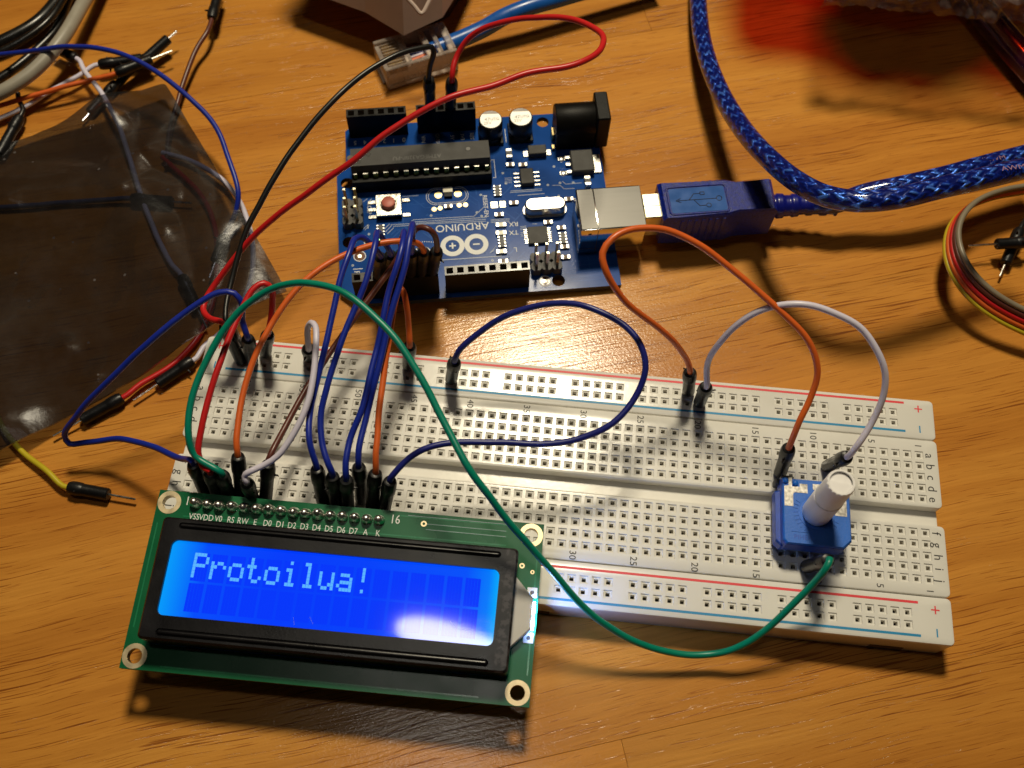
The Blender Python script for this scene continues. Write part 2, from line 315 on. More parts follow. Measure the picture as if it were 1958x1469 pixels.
class MB:
    def __init__(s, *mats): s.v = []; s.f = []; s.mi = []; s.uv = []; s.mats = list(mats)
    def m(s, name):
        if name not in s.mats: s.mats.append(name)
        return s.mats.index(name)
    def add(s, vs, fs, mat=None, M=None, uvs=None):
        i = s.m(mat) if mat else 0; o = len(s.v)
        if M is not None: vs = [tuple(M @ Vector(p)) for p in vs]
        s.v += [tuple(p) for p in vs]
        for k, f in enumerate(fs):
            s.f.append(tuple(o + j for j in f)); s.mi.append(i); s.uv.append(uvs[k] if uvs else None)
    def quad(s, a, b, c, d, mat=None): s.add([a, b, c, d], [(0, 1, 2, 3)], mat)
    def rect(s, x0, x1, y0, y1, z, mat=None): s.quad((x0, y0, z), (x1, y0, z), (x1, y1, z), (x0, y1, z), mat)
    def box(s, x0, x1, y0, y1, z0, z1, mat=None, M=None, ch=0.0, seg=1):
        if ch > 0:
            bm = bmesh.new(); vs = [bm.verts.new(p) for p in ((x0, y0, z0), (x1, y0, z0), (x1, y1, z0), (x0, y1, z0), (x0, y0, z1), (x1, y0, z1), (x1, y1, z1), (x0, y1, z1))]
            for q in ((3, 2, 1, 0), (4, 5, 6, 7), (0, 1, 5, 4), (1, 2, 6, 5), (2, 3, 7, 6), (3, 0, 4, 7)): bm.faces.new([vs[k] for k in q])
            bmesh.ops.bevel(bm, geom=bm.edges[:], offset=ch, segments=seg, profile=0.5, affect='EDGES')
            s.bm(bm, mat, M); return
        s.add([(x0, y0, z0), (x1, y0, z0), (x1, y1, z0), (x0, y1, z0), (x0, y0, z1), (x1, y0, z1), (x1, y1, z1), (x0, y1, z1)],
              [(3, 2, 1, 0), (4, 5, 6, 7), (0, 1, 5, 4), (1, 2, 6, 5), (2, 3, 7, 6), (3, 0, 4, 7)], mat, M)
    def bm(s, bm, mat=None, M=None):
        bm.verts.index_update()
        s.add([tuple(v.co) for v in bm.verts], [tuple(v.index for v in f.verts) for f in bm.faces], mat, M); bm.free()
    def prism(s, pts, z0, z1, mat=None, M=None, ch=0.0, side=None):
        n = len(pts); cx = sum(p[0] for p in pts) / n; cy = sum(p[1] for p in pts) / n
        def ins(p): 
            d = math.hypot(p[0] - cx, p[1] - cy) or 1; k = 1 - ch / d; return (cx + (p[0] - cx) * k, cy + (p[1] - cy) * k)
        rings = [[(p[0], p[1], z0) for p in pts]]
        if ch: rings += [[(p[0], p[1], z1 - ch) for p in pts], [(*ins(p), z1) for p in pts]]
        else: rings += [[(p[0], p[1], z1) for p in pts]]
        vs = [p for r in rings for p in r]; fs = [tuple(range(n - 1, -1, -1))]
        sd = []
        for k in range(len(rings) - 1):
            for i in range(n): sd.append((k * n + i, k * n + (i + 1) % n, (k + 1) * n + (i + 1) % n, (k + 1) * n + i))
        s.add(vs, fs + [tuple((len(rings) - 1) * n + i for i in range(n))], mat, M)
        s.add(vs, sd, side or mat, M)
    def lathe(s, prof, p0, axis, n=20, mat=None, squash=1.0):
        ax = Vector(axis).normalized(); t = Vector((0, 0, 1)) if abs(ax.z) < 0.9 else Vector((1, 0, 0))
        e1 = ax.cross(t).normalized(); e2 = ax.cross(e1); p0 = Vector(p0); vs = []; fs = []
        for r, h in prof:
            for k in range(n):
                a = 2 * math.pi * k / n; vs.append(tuple(p0 + ax * h + e1 * (r * math.cos(a)) + e2 * (r * squash * math.sin(a))))
        for j in range(len(prof) - 1):
            for k in range(n): fs.append((j * n + k, j * n + (k + 1) % n, (j + 1) * n + (k + 1) % n, (j + 1) * n + k))
        fs.append(tuple(range(n - 1, -1, -1))); fs.append(tuple((len(prof) - 1) * n + k for k in range(n)))
        s.add(vs, fs, mat)
    def cyl(s, p0, p1, r, n=16, mat=None, r1=None, ch=0.0):
        d = Vector(p1) - Vector(p0); h = d.length; r1 = r if r1 is None else r1
        pr = [(r, 0), (r1, h)] if not ch else [(r - ch, 0), (r, ch), (r1, h - ch), (r1 - ch, h)]
        s.lathe(pr, p0, d, n, mat)
    def tube(s, pts, r, n=10, mat=None, cap=True):
        P = [Vector(p) for p in pts]; T = []
        for i in range(len(P)):
            d = P[min(i + 1, len(P) - 1)] - P[max(i - 1, 0)]; T.append(d.normalized() if d.length > 1e-9 else Vector((0, 0, 1)))
        t0 = Vector((0, 0, 1)) if abs(T[0].z) < 0.9 else Vector((1, 0, 0)); e = T[0].cross(t0).normalized()
        vs = []; fs = []; uvs = []; ln = 0; lens = []
        for i in range(len(P)):
            e = (e - T[i] * e.dot(T[i])).normalized(); b = T[i].cross(e)
            ln += (P[i] - P[i - 1]).length if i else 0; lens.append(ln)
            rr = r[i] if isinstance(r, (list, tuple)) else r
            for k in range(n):
                a = 2 * math.pi * k / n; vs.append(tuple(P[i] + e * (rr * math.cos(a)) + b * (rr * math.sin(a))))
        for i in range(len(P) - 1):
            for k in range(n):
                fs.append((i * n + k, i * n + (k + 1) % n, (i + 1) * n + (k + 1) % n, (i + 1) * n + k))
                uvs.append(((k / n, lens[i]), ((k + 1) / n, lens[i]), ((k + 1) / n, lens[i + 1]), (k / n, lens[i + 1])))
        s.add(vs, fs, mat, None, uvs)
        if cap:
            o = len(P) - 1
            s.add(vs[:n], [tuple(range(n - 1, -1, -1))], mat); s.add(vs[o * n:], [tuple(range(n))], mat)
    def ring(s, c, ri, ro, z, h=0.04, n=32, mat=None, a0=0, a1=360):
        full = abs(a1 - a0) >= 360; m = n if full else n + 1; vs = []
        for k in range(m):
            a = R(a0 + (a1 - a0) * k / n); ca, sa = math.cos(a), math.sin(a)
            vs += [(c[0] + ri * ca, c[1] + ri * sa, z), (c[0] + ro * ca, c[1] + ro * sa, z), (c[0] + ro * ca, c[1] + ro * sa, z + h), (c[0] + ri * ca, c[1] + ri * sa, z + h)]
        fs = []
        for k in range(n):
            a = 4 * k; b = 4 * ((k + 1) % m)
            for q in range(4): fs.append((a + q, b + q, b + (q + 1) % 4, a + (q + 1) % 4)[::-1])
        s.add(vs, fs, mat)
    def strip(s, pts, wd, z, h=0.03, mat=None):
        for a, b in zip(pts, pts[1:]):
            d = Vector((b[0] - a[0], b[1] - a[1])); 
            if d.length < 1e-6: continue
            d.normalize(); n = Vector((-d.y, d.x)) * (wd / 2); e = d * (wd * 0.35)
            q = [(a[0] - e.x + n.x, a[1] - e.y + n.y), (a[0] - e.x - n.x, a[1] - e.y - n.y), (b[0] + e.x - n.x, b[1] + e.y - n.y), (b[0] + e.x + n.x, b[1] + e.y + n.y)]
            s.add([(x, y, z) for x, y in q] + [(x, y, z + h) for x, y in q], [(4, 5, 6, 7), (0, 1, 5, 4), (1, 2, 6, 5), (2, 3, 7, 6), (3, 0, 4, 7)], mat)
    def plate(s, outline, holes, z0, z1, mat=None, side=None):
        loops = [outline] + holes; bm = fill(outline, holes)
        bm.verts.index_update()
        vs = [(v.co.x, v.co.y) for v in bm.verts]; fs = []
        for f in bm.faces:
            q = [v.index for v in f.verts]
            if f.normal.z < 0: q.reverse()
            fs.append(tuple(q))
        s.add([(x, y, z1) for x, y in vs], fs, mat); s.add([(x, y, z0) for x, y in vs], [f[::-1] for f in fs], mat)
        bm.free()
        for lp in loops:
            n = len(lp); s.add([(x, y, z0) for x, y in lp] + [(x, y, z1) for x, y in lp], [(i, (i + 1) % n, n + (i + 1) % n, n + i) for i in range(n)], side or mat)
    def text(s, txt, pos, size, rot=0.0, mat=None, thick=0.0, align=0.5, M=None, wide=1.0):
        vs, fs, wd, hh = glyphs(txt)
        k = size; c, sn = math.cos(R(rot)), math.sin(R(rot)); out = []
        for x, y in vs:
            X = (x - wd * align) * k * wide; Y = (y - 0.5) * k
            out.append((pos[0] + X * c - Y * sn, pos[1] + X * sn + Y * c, pos[2]))
        s.add(out, fs, mat, M)
    def link(s, name, parent=None, origin=(0, 0, 0), smooth=35, loc=None):
        me = bpy.data.meshes.new(name); O = Vector(origin)
        me.from_pydata([tuple((Vector(p) - O) * S) for p in s.v], [], s.f)
        for k in s.mats: me.materials.append(MATS[k])
        me.polygons.foreach_set('material_index', s.mi)
        if any(u is not None for u in s.uv):
            ul = me.uv_layers.new(name='UVMap'); li = 0
            for f, u in zip(s.f, s.uv):
                for k in range(len(f)):
                    if u: ul.data[li].uv = u[k]
                    li += 1
        me.polygons.foreach_set('use_smooth', [bool(smooth)] * len(s.f))
        me.update(); me.validate()
        if smooth:
            bm = bmesh.new(); bm.from_mesh(me); bmesh.ops.remove_doubles(bm, verts=bm.verts, dist=2e-6); bm.to_mesh(me); bm.free()
            me.set_sharp_from_angle(angle=R(smooth))
        o = bpy.data.objects.new(name, me); COL.objects.link(o)
        if parent: o.parent = parent
        elif tuple(origin) != (0, 0, 0): o.location = O * S
        if loc: o.location = Vector(loc) * S
        return o
_gl = {}
def glyphs(t):
    if t in _gl: return _gl[t]
    cu = bpy.data.curves.new('t', 'FONT'); cu.body = t; cu.size = 1; cu.resolution_u = 3
    ob = bpy.data.objects.new('t', cu); me = bpy.data.meshes.new_from_object(ob)
    vs = [(v.co.x, v.co.y) for v in me.vertices]; fs = []
    for p in me.polygons:
        q = list(p.vertices)
        if p.normal.z < 0: q.reverse()
        fs.append(tuple(q))
    wd = max((x for x, y in vs), default=1)
    cap = 0.71
    vs = [(x / cap, y / cap) for x, y in vs]; wd /= cap
    bpy.data.objects.remove(ob); bpy.data.curves.remove(cu); bpy.data.meshes.remove(me)
    _gl[t] = (vs, fs, wd, 1.0); return _gl[t]
def tag(o, label=None, cat=None, group=None, kind=None):
    if label: o['label'] = label
    if cat: o['category'] = cat
    if group: o['group'] = group
    if kind: o['kind'] = kind
    return o
def empty(name, loc=(0, 0, 0), M=None, **k):
    o = bpy.data.objects.new(name, None); COL.objects.link(o); o.empty_display_size = 0.01
    if M is not None: o.matrix_world = M
    else: o.location = Vector(loc) * S
    return tag(o, **k)
def curve(pts, step=1.1):
    P = [Vector(p) for p in pts]
    P = [P[0] * 2 - P[1]] + P + [P[-1] * 2 - P[-2]]; out = []
    for i in range(1, len(P) - 2):
        p0, p1, p2, p3 = P[i - 1], P[i], P[i + 1], P[i + 2]
        n = max(2, int((p2 - p1).length / step))
        t0 = 0; t1 = t0 + max(1e-4, (p1 - p0).length) ** .5; t2 = t1 + max(1e-4, (p2 - p1).length) ** .5; t3 = t2 + max(1e-4, (p3 - p2).length) ** .5
        for k in range(n):
            t = t1 + (t2 - t1) * k / n
            a1 = p0 * ((t1 - t) / (t1 - t0)) + p1 * ((t - t0) / (t1 - t0)); a2 = p1 * ((t2 - t) / (t2 - t1)) + p2 * ((t - t1) / (t2 - t1)); a3 = p2 * ((t3 - t) / (t3 - t2)) + p3 * ((t - t2) / (t3 - t2))
            b1 = a1 * ((t2 - t) / (t2 - t0)) + a2 * ((t - t0) / (t2 - t0)); b2 = a2 * ((t3 - t) / (t3 - t1)) + a3 * ((t - t1) / (t3 - t1))
            out.append(b1 * ((t2 - t) / (t2 - t1)) + b2 * ((t - t1) / (t2 - t1)))
    out.append(P[-2]); return out
def circ(c, r, n=20, a0=0): return [(c[0] + r * math.cos(R(a0) + 2 * math.pi * k / n), c[1] + r * math.sin(R(a0) + 2 * math.pi * k / n)) for k in range(n)]
def capsule(x0, x1, y0, y1, n=8, r=None):
    r = r or min(x1 - x0, y1 - y0) / 2; out = []
    for cx, cy, a in ((x1 - r, y0 + r, -90), (x1 - r, y1 - r, 0), (x0 + r, y1 - r, 90), (x0 + r, y0 + r, 180)):
        out += [(cx + r * math.cos(R(a + 90 * k / n)), cy + r * math.sin(R(a + 90 * k / n))) for k in range(n + 1)]
    return [p for i, p in enumerate(out) if math.dist(p, out[i - 1]) > 1e-4]
# ------------------------------------------------------------------ tabletop of glued wooden planks
table = empty('tabletop', (0, 0, 0), kind='structure')
GA = R(18.2); W0 = 92.0; V0 = -53.6
rows = {-3: [(-500, 700)], -2: [(-450, 90), (90, 600)], -1: [(-520, 1.2), (1.2, 560)], 0: [(-430, 350), (350, 700)], 1: [(-520, 190), (190, 620)], 2: [(-400, 60), (60, 650)], 3: [(-520, 240), (240, 700)], 4: [(-500, -20), (-20, 700)]}
for k in range(-3, 5):
    for a, b in rows[k]:
        mb = MB('wood'); mb.box(0, b - a - 0.05, 0, W0 - 0.05, -18, 0, ch=0.06)
        o = mb.link('plank', table, smooth=0)
        o.location = Vector((a * math.cos(GA) - (V0 + k * W0) * math.sin(GA), a * math.sin(GA) + (V0 + k * W0) * math.cos(GA), 0)) * S
        o.rotation_euler = (0, 0, GA)

# ------------------------------------------------------------------ breadboard
ZT = 8.6
bb = empty('breadboard', (0, 0, 0), label='long white solderless breadboard with red and blue stripes under the display', cat='breadboard')
def hole_cell(mb, x, y, z, px=1.27, py=1.27, rc=0.90, hh=0.42, floor=True):
    def ringq(a, za, b, zb, mat):
        (ax, ay), (bx, by) = a, b
        A = [(x - ax, y - ay, za), (x + ax, y - ay, za), (x + ax, y + ay, za), (x - ax, y + ay, za)]
        B = [(x - bx, y - by, zb), (x + bx, y - by, zb), (x + bx, y + by, zb), (x - bx, y + by, zb)]
        mb.add(A + B, [(k, (k + 1) % 4, 4 + (k + 1) % 4, 4 + k) for k in range(4)], mat)
    ringq((px, py), z, (rc, rc), z, 'board_white')
    ringq((rc, rc), z, (rc - 0.07, rc - 0.07), z - 0.26, 'recess_white')
    ringq((rc - 0.07, rc - 0.07), z - 0.26, (hh, hh), z - 0.28, 'recess_white')
    ringq((hh, hh), z - 0.28, (hh, hh), z - 1.5, 'recess_white')
    ringq((hh, hh), z - 1.5, (hh, hh), z - 4.6, 'hole_dark')
    mb.rect(x - hh, x + hh, y - hh, y + hh, z - 4.6, 'hole_dark')
def slab(mb, x0, x1, y0, y1, z0, z1, ch=0.45, draft=0.25, notch=()):
    A = [(x0 + draft, y0 + draft, z0), (x1 - draft, y0 + draft, z0), (x1 - draft, y1 - draft, z0), (x0 + draft, y1 - draft, z0)]
    r = 0.9
    def rr(i, z): # outline with rounded corners
        return [(x, y, z) for x, y in capsule(x0 + i, x1 - i, y0 + i, y1 - i, 4, r=r)]
    rings = [rr(draft, z0), rr(0.05, z1 - ch), rr(ch * 0.3, z1 - ch * 0.3), rr(ch, z1)]
    n = len(rings[0])
    for a, b in zip(rings, rings[1:]):
        mb.add(a + b, [(k, (k + 1) % n, n + (k + 1) % n, n + k) for k in range(n)], 'board_white')
    return rings[-1]
def top_fill(mb, ring, rects_x, rects_y, z):
    # flat top between the rounded rim and the block of hole cells
    xs = [p[0] for p in ring]; ys = [p[1] for p in ring]
    (a, b), (c, d) = rects_x, rects_y
    mb.bm(fill([(p[0], p[1]) for p in ring], [[(a, c), (b, c), (b, d), (a, d)]], z), 'board_white')
clips = MB('clip_metal')
def clip(x, y, kind):
    j = random.uniform(-0.05, 0.05)
    if kind: clips.add([(x - 0.30, y - 0.08 + j, ZT - 1.6), (x + 0.30, y - 0.08 + j, ZT - 1.6), (x + 0.30, y - 0.42, ZT - 1.1), (x - 0.30, y - 0.42, ZT - 1.1)], [(0, 1, 2, 3)])
    else: clips.add([(x + 0.05 + j, y - 0.40, ZT - 1.5), (x + 0.05 + j, y + 0.40, ZT - 1.5), (x + 0.43, y + 0.40, ZT - 1.05), (x + 0.43, y - 0.40, ZT - 1.05)], [(3, 2, 1, 0)])
ts = MB('board_white')
XE = 82.9
ROWY = {c: 13.97 - 2.54 * i for i, c in enumerate('abcde')}; ROWY.update({c: -3.81 - 2.54 * i for i, c in enumerate('fghij')})
def colx(c): return (32 - c) * 2.54
for y0, y1, rws in ((1.95, 17.76, 'abcde'), (-17.3, -1.95, 'fghij')):
    rg = slab(ts, -XE, XE, y0, y1, 0, ZT)
    ys = [ROWY[r] for r in rws]
    top_fill(ts, rg, (colx(63) - 1.27, colx(1) + 1.27), (min(ys) - 1.27, max(ys) + 1.27), ZT)
    for r in rws:
        for c in range(1, 64): hole_cell(ts, colx(c), ROWY[r], ZT); clip(colx(c), ROWY[r], 0)
ts.box(-XE + 0.5, XE - 0.5, -2.6, 2.6, 0.6, 5.9)
ts.link('terminal_strip', bb, smooth=40)
def rail_holes(): return [73.78 - 2.54 * (i + i // 5) for i in range(50)]
for nm, y0, y1, rws in (('u', 17.86, 27.6, (23.92, 21.38)), ('l', -27.2, -17.4, (-21.18, -23.72))):
    rl = MB('board_white')
    rg = slab(rl, -XE, XE, y0, y1, 0, ZT, ch=0.55)
    top_fill(rl, rg, (-74.93 + 0.0, 75.05), (min(rws) - 1.27, max(rws) + 1.27), ZT)
    hx = set(round(x, 2) for x in rail_holes())
    for yy in rws:
        x = 73.78
        for i in range(59):
            xx = 73.78 - 2.54 * i
            if round(xx, 2) in hx: hole_cell(rl, xx, yy, ZT, rc=0.88); clip(xx, yy, 1)
            else: rl.rect(xx - 1.27, xx + 1.27, yy - 1.27, yy + 1.27, ZT)
    # margin between the cell block and its surround
    lo = 73.78 - 2.54 * 58 - 1.27
    for yy in rws: rl.rect(-74.93, lo, yy - 1.27, yy + 1.27, ZT)
    if nm == 'l':
        for nx in (71.21, -2.08):
            rl.box(nx - 3.4, nx + 3.4, -27.12, -26.6, -0.05, 2.6, 'hole_dark')
    else: rl.box(70, 76, 27.3, 27.7, 0, 2.5, 'hole_dark')
    rl.link('power_rail', bb, smooth=40)
clips.link('contact_clips', bb, smooth=0)['kind'] = 'stuff'
for y, x1, mt in ((26.45, 76.3, 'red_ink'), (19.5, 76.2, 'blue_ink'), (-18.95, 76.0, 'red_ink'), (-25.75, 76.1, 'blue_ink')):
    l = MB(mt); l.box(-77.0, x1, y - 0.26, y + 0.26, ZT - 0.01, ZT + 0.025); l.link('polarity_line', bb, smooth=0)
ink = MB('black_ink')
for c in [1] + list(range(5, 61, 5)):
    ink.text(str(c), (colx(c) - 0.0, 16.35, ZT + 0.02), 1.45, -90, 'black_ink'); ink.text(str(c), (colx(c), -16.15, ZT + 0.02), 1.45, -90, 'black_ink')
for r, y in ROWY.items():
    for x in (81.05, -81.15): ink.text(r, (x, y, ZT + 0.02), 1.9, -90, 'black_ink')
ink.link('printed_lettering', bb, smooth=0)
for y, sgn, mt in ((25.2, '+', 'red_ink'), (20.2, '-', 'blue_ink'), (-20.2, '+', 'red_ink'), (-24.9, '-', 'blue_ink')):
    for x in (79.4, -79.6):
        k = MB(mt)
        k.box(x - 0.14, x + 0.14, y - 0.85, y + 0.85, ZT - 0.01, ZT + 0.02)
        if sgn == '+': k.box(x - 0.85, x + 0.85, y - 0.14, y + 0.14, ZT - 0.01, ZT + 0.024)
        k.link('polarity_mark', bb, smooth=0)

# ------------------------------------------------------------------ character display
LCD = Matrix([[0.9999236, -0.0091607, 0.0083003, -0.0810654], [0.0097597, 0.9971167, -0.0752536, -0.048981], [-0.007587, 0.0753289, 0.9971299, 0.0129316], [0.0, 0.0, 0.0, 1.0]])
lcd = empty('character_display', M=LCD, label='blue backlit character display on green circuit board, plugged into the breadboard', cat='display')
pinx = [8.15 + 2.54 * i for i in range(16)]; PY = 33.7
pc = MB('pcb_green')
hl = [circ(c, 1.55, 24) for c in ((2.5, 33.5), (77.5, 33.5), (77.5, 2.5), (2.5, 2.5))]
pc.plate([(0, 0), (80, 0), (80, 36), (0, 36)], hl, -1.6, 0, 'pcb_green', 'pcb_green_edge')
pc.link('circuit_board', lcd, smooth=30)
for c in ((2.5, 33.5), (77.5, 33.5), (77.5, 2.5), (2.5, 2.5)):
    g = MB('ring_gold'); g.ring(c, 1.5, 2.42, 0.0, 0.06, 40); g.ring(c, 1.46, 1.56, -1.62, 1.66, 40); g.link('mounting_ring', lcd)
hd = MB('black_plastic'); hd.box(pinx[0] - 1.27, pinx[-1] + 1.27, PY - 1.25, PY + 1.25, -4.15, -1.62, ch=0.2); hd.link('pin_header', lcd)
for i, x in enumerate(pinx):
    sj = MB('solder'); k = random.uniform(0.9, 1.1)
    sj.lathe([(1.06 * k, -0.02), (1.12 * k, 0.08), (1.10 * k, 0.4), (1.0, 0.9), (0.90 * k, 1.4), (0.74, 1.9 * k), (0.48, 2.25 * k), (0.16, 2.4 * k)], (x, PY, 0.02), (random.uniform(-.09, .09), random.uniform(-.14, .05), 1), 16, 'solder', squash=1.12)
    sj.cyl((x, PY, -11.0), (x, PY, 0), 0.3, 8, 'tin')
    if i % 3 != 1: sj.ring((x, PY - 0.15), 0.85, 1.02, 0.0, 0.05, 16, 'flux', a0=200, a1=340)
    sj.link('solder_joint', lcd, smooth=50)
tr = MB('trace_green')
for pts in (((50.5, 35.1), (73.5, 35.1)), ((56.0, 33.85), (72.5, 33.85)), ((56.0, 32.7), (72.5, 32.7)), ((6, 30.9), (72.5, 30.9)), ((6, 30.2), (74.5, 30.2)), ((1.0, 8), (1.0, 29)), ((79.1, 6), (79.1, 12)), ((79.1, 23), (79.1, 30)), ((8, 1.0), (70, 1.0)), ((6, 30.2), (4.4, 28.6), (4.4, 9))):
    tr.strip(pts, 0.28, 0, 0.04)
tr.ring((55.4, 33.85), 0.28, 0.62, 0, 0.05, 16, 'ring_gold'); tr.ring((76.2, 27.1), 0.25, 0.55, 0, 0.05, 16, 'ring_gold'); tr.ring((78.4, 26.0), 0.2, 0.42, 0, 0.05, 16, 'ring_gold')
tr.strip([(56.0, 33.85), (72.3, 33.85)], 0.09, 0.045, 0.02, 'trace_pale'); tr.strip([(56.0, 32.7), (72.3, 32.7)], 0.09, 0.045, 0.02, 'trace_pale'); tr.strip([(52, 35.3), (74, 35.3)], 0.08, 0.045, 0.02, 'trace_pale')
tr.link('copper_traces', lcd, smooth=0)
sk = MB('silk_white')
for i, t in enumerate('VSS VDD V0 RS RW E D0 D1 D2 D3 D4 D5 D6 D7 A K'.split()):
    sk.text(t, (pinx[i] + 0.05, 31.05, 0.05), 1.28, 0, 'silk_white', wide=0.80)
sk.text('1', (6.0, 34.2, 0.05), 1.9, 0, 'silk_white', wide=0.8); sk.text('16', (49.4, 34.3, 0.05), 1.9, 0, 'silk_white', wide=0.8)
sk.link('printed_lettering', lcd, smooth=0)
# pressed metal bezel with a long embossed rib above and below the window
bz = MB('bezel_black'); BH = 7.0
win = capsule(7.35, 72.05, 9.85, 24.5, 6, r=1.3)
outer = capsule(4.55, 75.35, 5.15, 28.95, 5, r=0.9)
top = capsule(4.95, 74.95, 5.55, 28.55, 5, r=0.8)
n = len(outer)
for a, za, b, zb in ((outer, 0.02, outer, BH - 0.45), (outer, BH - 0.45, top, BH)):
    bz.add([(x, y, za) for x, y in a] + [(x, y, zb) for x, y in b], [(k, (k + 1) % n, n + (k + 1) % n, n + k) for k in range(n)])
ribs = [(8.0, 72.0, 26.75, 28.05), (8.0, 71.6, 6.0, 7.4)]
bz.bm(fill(top, [win] + [capsule(*r_, 6) for r_ in ribs], BH))
for x0, x1, y0, y1 in ribs:
    c0 = capsule(x0, x1, y0, y1, 6); m = len(c0)
    rr = [[(x, y, z) for x, y in capsule(x0 + i, x1 - i, y0 + i, y1 - i, 6)] for i, z in ((0, BH), (0.12, BH - 0.30), (0.30, BH - 0.05), (0.46, BH + 0.22), (0.60, BH + 0.28))]
    for a, b in zip(rr, rr[1:]): bz.add(a + b, [(k, (k + 1) % m, m + (k + 1) % m, m + k) for k in range(m)])
    bz.add(rr[-1], [tuple(range(m))])
m = len(win)
bz.add([(x, y, BH) for x, y in win] + [(x, y, BH - 0.75) for x, y in win], [(k, m + k, m + (k + 1) % m, (k + 1) % m) for k in range(m)])
bz.link('bezel', lcd, smooth=32)
for x in (14, 40, 66):
    for y in (4.75, 29.2):
        tb = MB('bezel_black'); tb.box(x - 1.5, x + 1.5, y - 0.25, y + 0.25, 0.02, 1.2, ch=0.1); tb.link('bezel_tab', lcd)
scr = MB('lcd_blue'); scr.box(6.6, 72.8, 9.2, 25.1, BH - 1.9, BH - 0.7, 'lcd_blue'); so = scr.link('screen', lcd, smooth=0)
CX0, CY0, PXc, PYc = 12.2, 22.45, 3.56, 5.95
cell0 = None
for r_ in range(2):
    for c in range(16):
        if cell0 is None:
            cells = MB('lcd_cell')
            for i in range(5): cells.rect(CX0 + i * 0.60, CX0 + i * 0.60 + 0.57, CY0 - 5.5, CY0, BH - 0.69)
            cell0 = cells.link('character_cell', so, smooth=0)
        else:
            o_ = cell0.copy(); COL.objects.link(o_); o_.parent = so; o_.location = (c * PXc * S, -r_ * PYc * S, 0)
GL = {'P': '1E 11 11 1E 10 10 10', 'r': '00 00 16 19 10 10 10', 'o': '00 00 0E 11 11 11 0E', 't': '08 08 1C 08 08 09 06', 'i': '04 00 0C 04 04 04 0E', 'l': '0C 04 04 04 04 04 0E', 'u': '00 00 11 11 11 13 0D', 'a': '00 00 0E 01 0F 11 0F', '!': '04 04 04 04 00 00 04'}
for c, ch in enumerate('Protoilua!'):
    d = MB('lcd_pixel')
    for r_, b in enumerate(GL[ch].split()):
        for i in range(5):
            if int(b, 16) >> (4 - i) & 1:
                x = CX0 + c * PXc + i * 0.60; y = CY0 - r_ * 0.70
                d.box(x, x + 0.56, y - 0.66, y, BH - 0.69, BH - 0.675)
    d.link('lit_character', so, smooth=0)
sc_ = MB('trace_pale')
for pts in (curve([(63.5, 13.9, 0), (64.6, 12.7, 0), (66.2, 12.5, 0), (67.5, 13.0, 0)], .3), curve([(33.5, 11.8, 0), (33.9, 10.4, 0)], .5), curve([(36.6, 12.2, 0), (37.4, 10.9, 0)], .5)):
    sc_.strip([(p[0], p[1]) for p in pts], 0.035, BH - 0.68, 0.004)
sc_.link('scratches', so, smooth=0)['kind'] = 'stuff'
lg = MB('light_guide'); lg.prism([(75.3, 24.3), (75.3, 10.6), (79.0, 14.4), (79.0, 20.4)], 0.06, 2.6, ch=0.25); lg.link('light_guide', lcd)
ld = MB('backlight_led'); ld.box(79.05, 79.5, 14.6, 16.7, 0.3, 1.5); ld.box(79.05, 79.5, 17.5, 19.8, 0.3, 1.5); ld.link('backlight_led', lcd, smooth=0)
for y in (21.9, 13.0):
    pd = MB('white_pad'); pd.plate([(77.7, y - 1.0), (79.7, y - 1.0), (79.7, y + 1.0), (77.7, y + 1.0)], [circ((78.7, y), 0.42, 14)], 0.0, 0.08); pd.cyl((78.7, y, -0.3), (78.7, y, 0.03), 0.42, 14, 'hole_dark'); pd.link('solder_pad', lcd)

# ------------------------------------------------------------------ microcontroller board
ARD = Matrix([[-0.9805563, 0.1951126, 0.0209844, 0.0016575], [-0.1957974, -0.9799061, -0.0380453, 0.1072703], [0.0131397, -0.0414142, 0.9990557, 0.004513], [0.0, 0.0, 0.0, 1.0]])
ard = empty('microcontroller_board', M=ARD, label='blue microcontroller board with black sockets, reset button and silver connector', cat='circuit board')
HOL = [(13.97, 2.54), (66.04, 17.78), (66.04, 35.56), (15.24, 50.8)]
pb = MB('pcb_blue')
pb.plate([(0, 0), (64.516, 0), (66.04, 1.524), (66.04, 12.954), (68.58, 15.494), (68.58, 48.26), (66.04, 50.8), (66.04, 51.816), (64.516, 53.34), (0, 53.34)], [circ(c, 1.6, 22) for c in HOL], -1.6, 0, 'pcb_blue', 'pcb_blue_edge')
pb.link('circuit_board', ard, smooth=30)
def pin_socket(x0, nn, y):
    so_ = MB('black_plastic'); x1 = x0 + 2.54 * (nn - 1)
    z0, z1 = 0.05, 8.5; X0, X1, Y0, Y1 = x0 - 1.24, x1 + 1.24, y - 1.22, y + 1.22
    so_.add([(X0, Y0, z0), (X1, Y0, z0), (X1, Y1, z0), (X0, Y1, z0), (X0, Y0, z1), (X1, Y0, z1), (X1, Y1, z1), (X0, Y1, z1)], [(3, 2, 1, 0), (0, 1, 5, 4), (1, 2, 6, 5), (2, 3, 7, 6), (3, 0, 4, 7)])
    holes = [[(x0 + 2.54 * i - 0.78, y - 0.78), (x0 + 2.54 * i + 0.78, y - 0.78), (x0 + 2.54 * i + 0.78, y + 0.78), (x0 + 2.54 * i - 0.78, y + 0.78)] for i in range(nn)]
    so_.bm(fill([(X0, Y0), (X1, Y0), (X1, Y1), (X0, Y1)], holes, z1), 'socket_top')
    for lp in holes:
        a = [(px, py, z1) for px, py in lp]; b = [(px, py, z1 - 3) for px, py in lp]
        so_.add(a + b, [(k, 4 + k, 4 + (k + 1) % 4, (k + 1) % 4) for k in range(4)] + [(4, 5, 6, 7)], 'hole_dark')
    so_.link('pin_socket', ard, smooth=0)
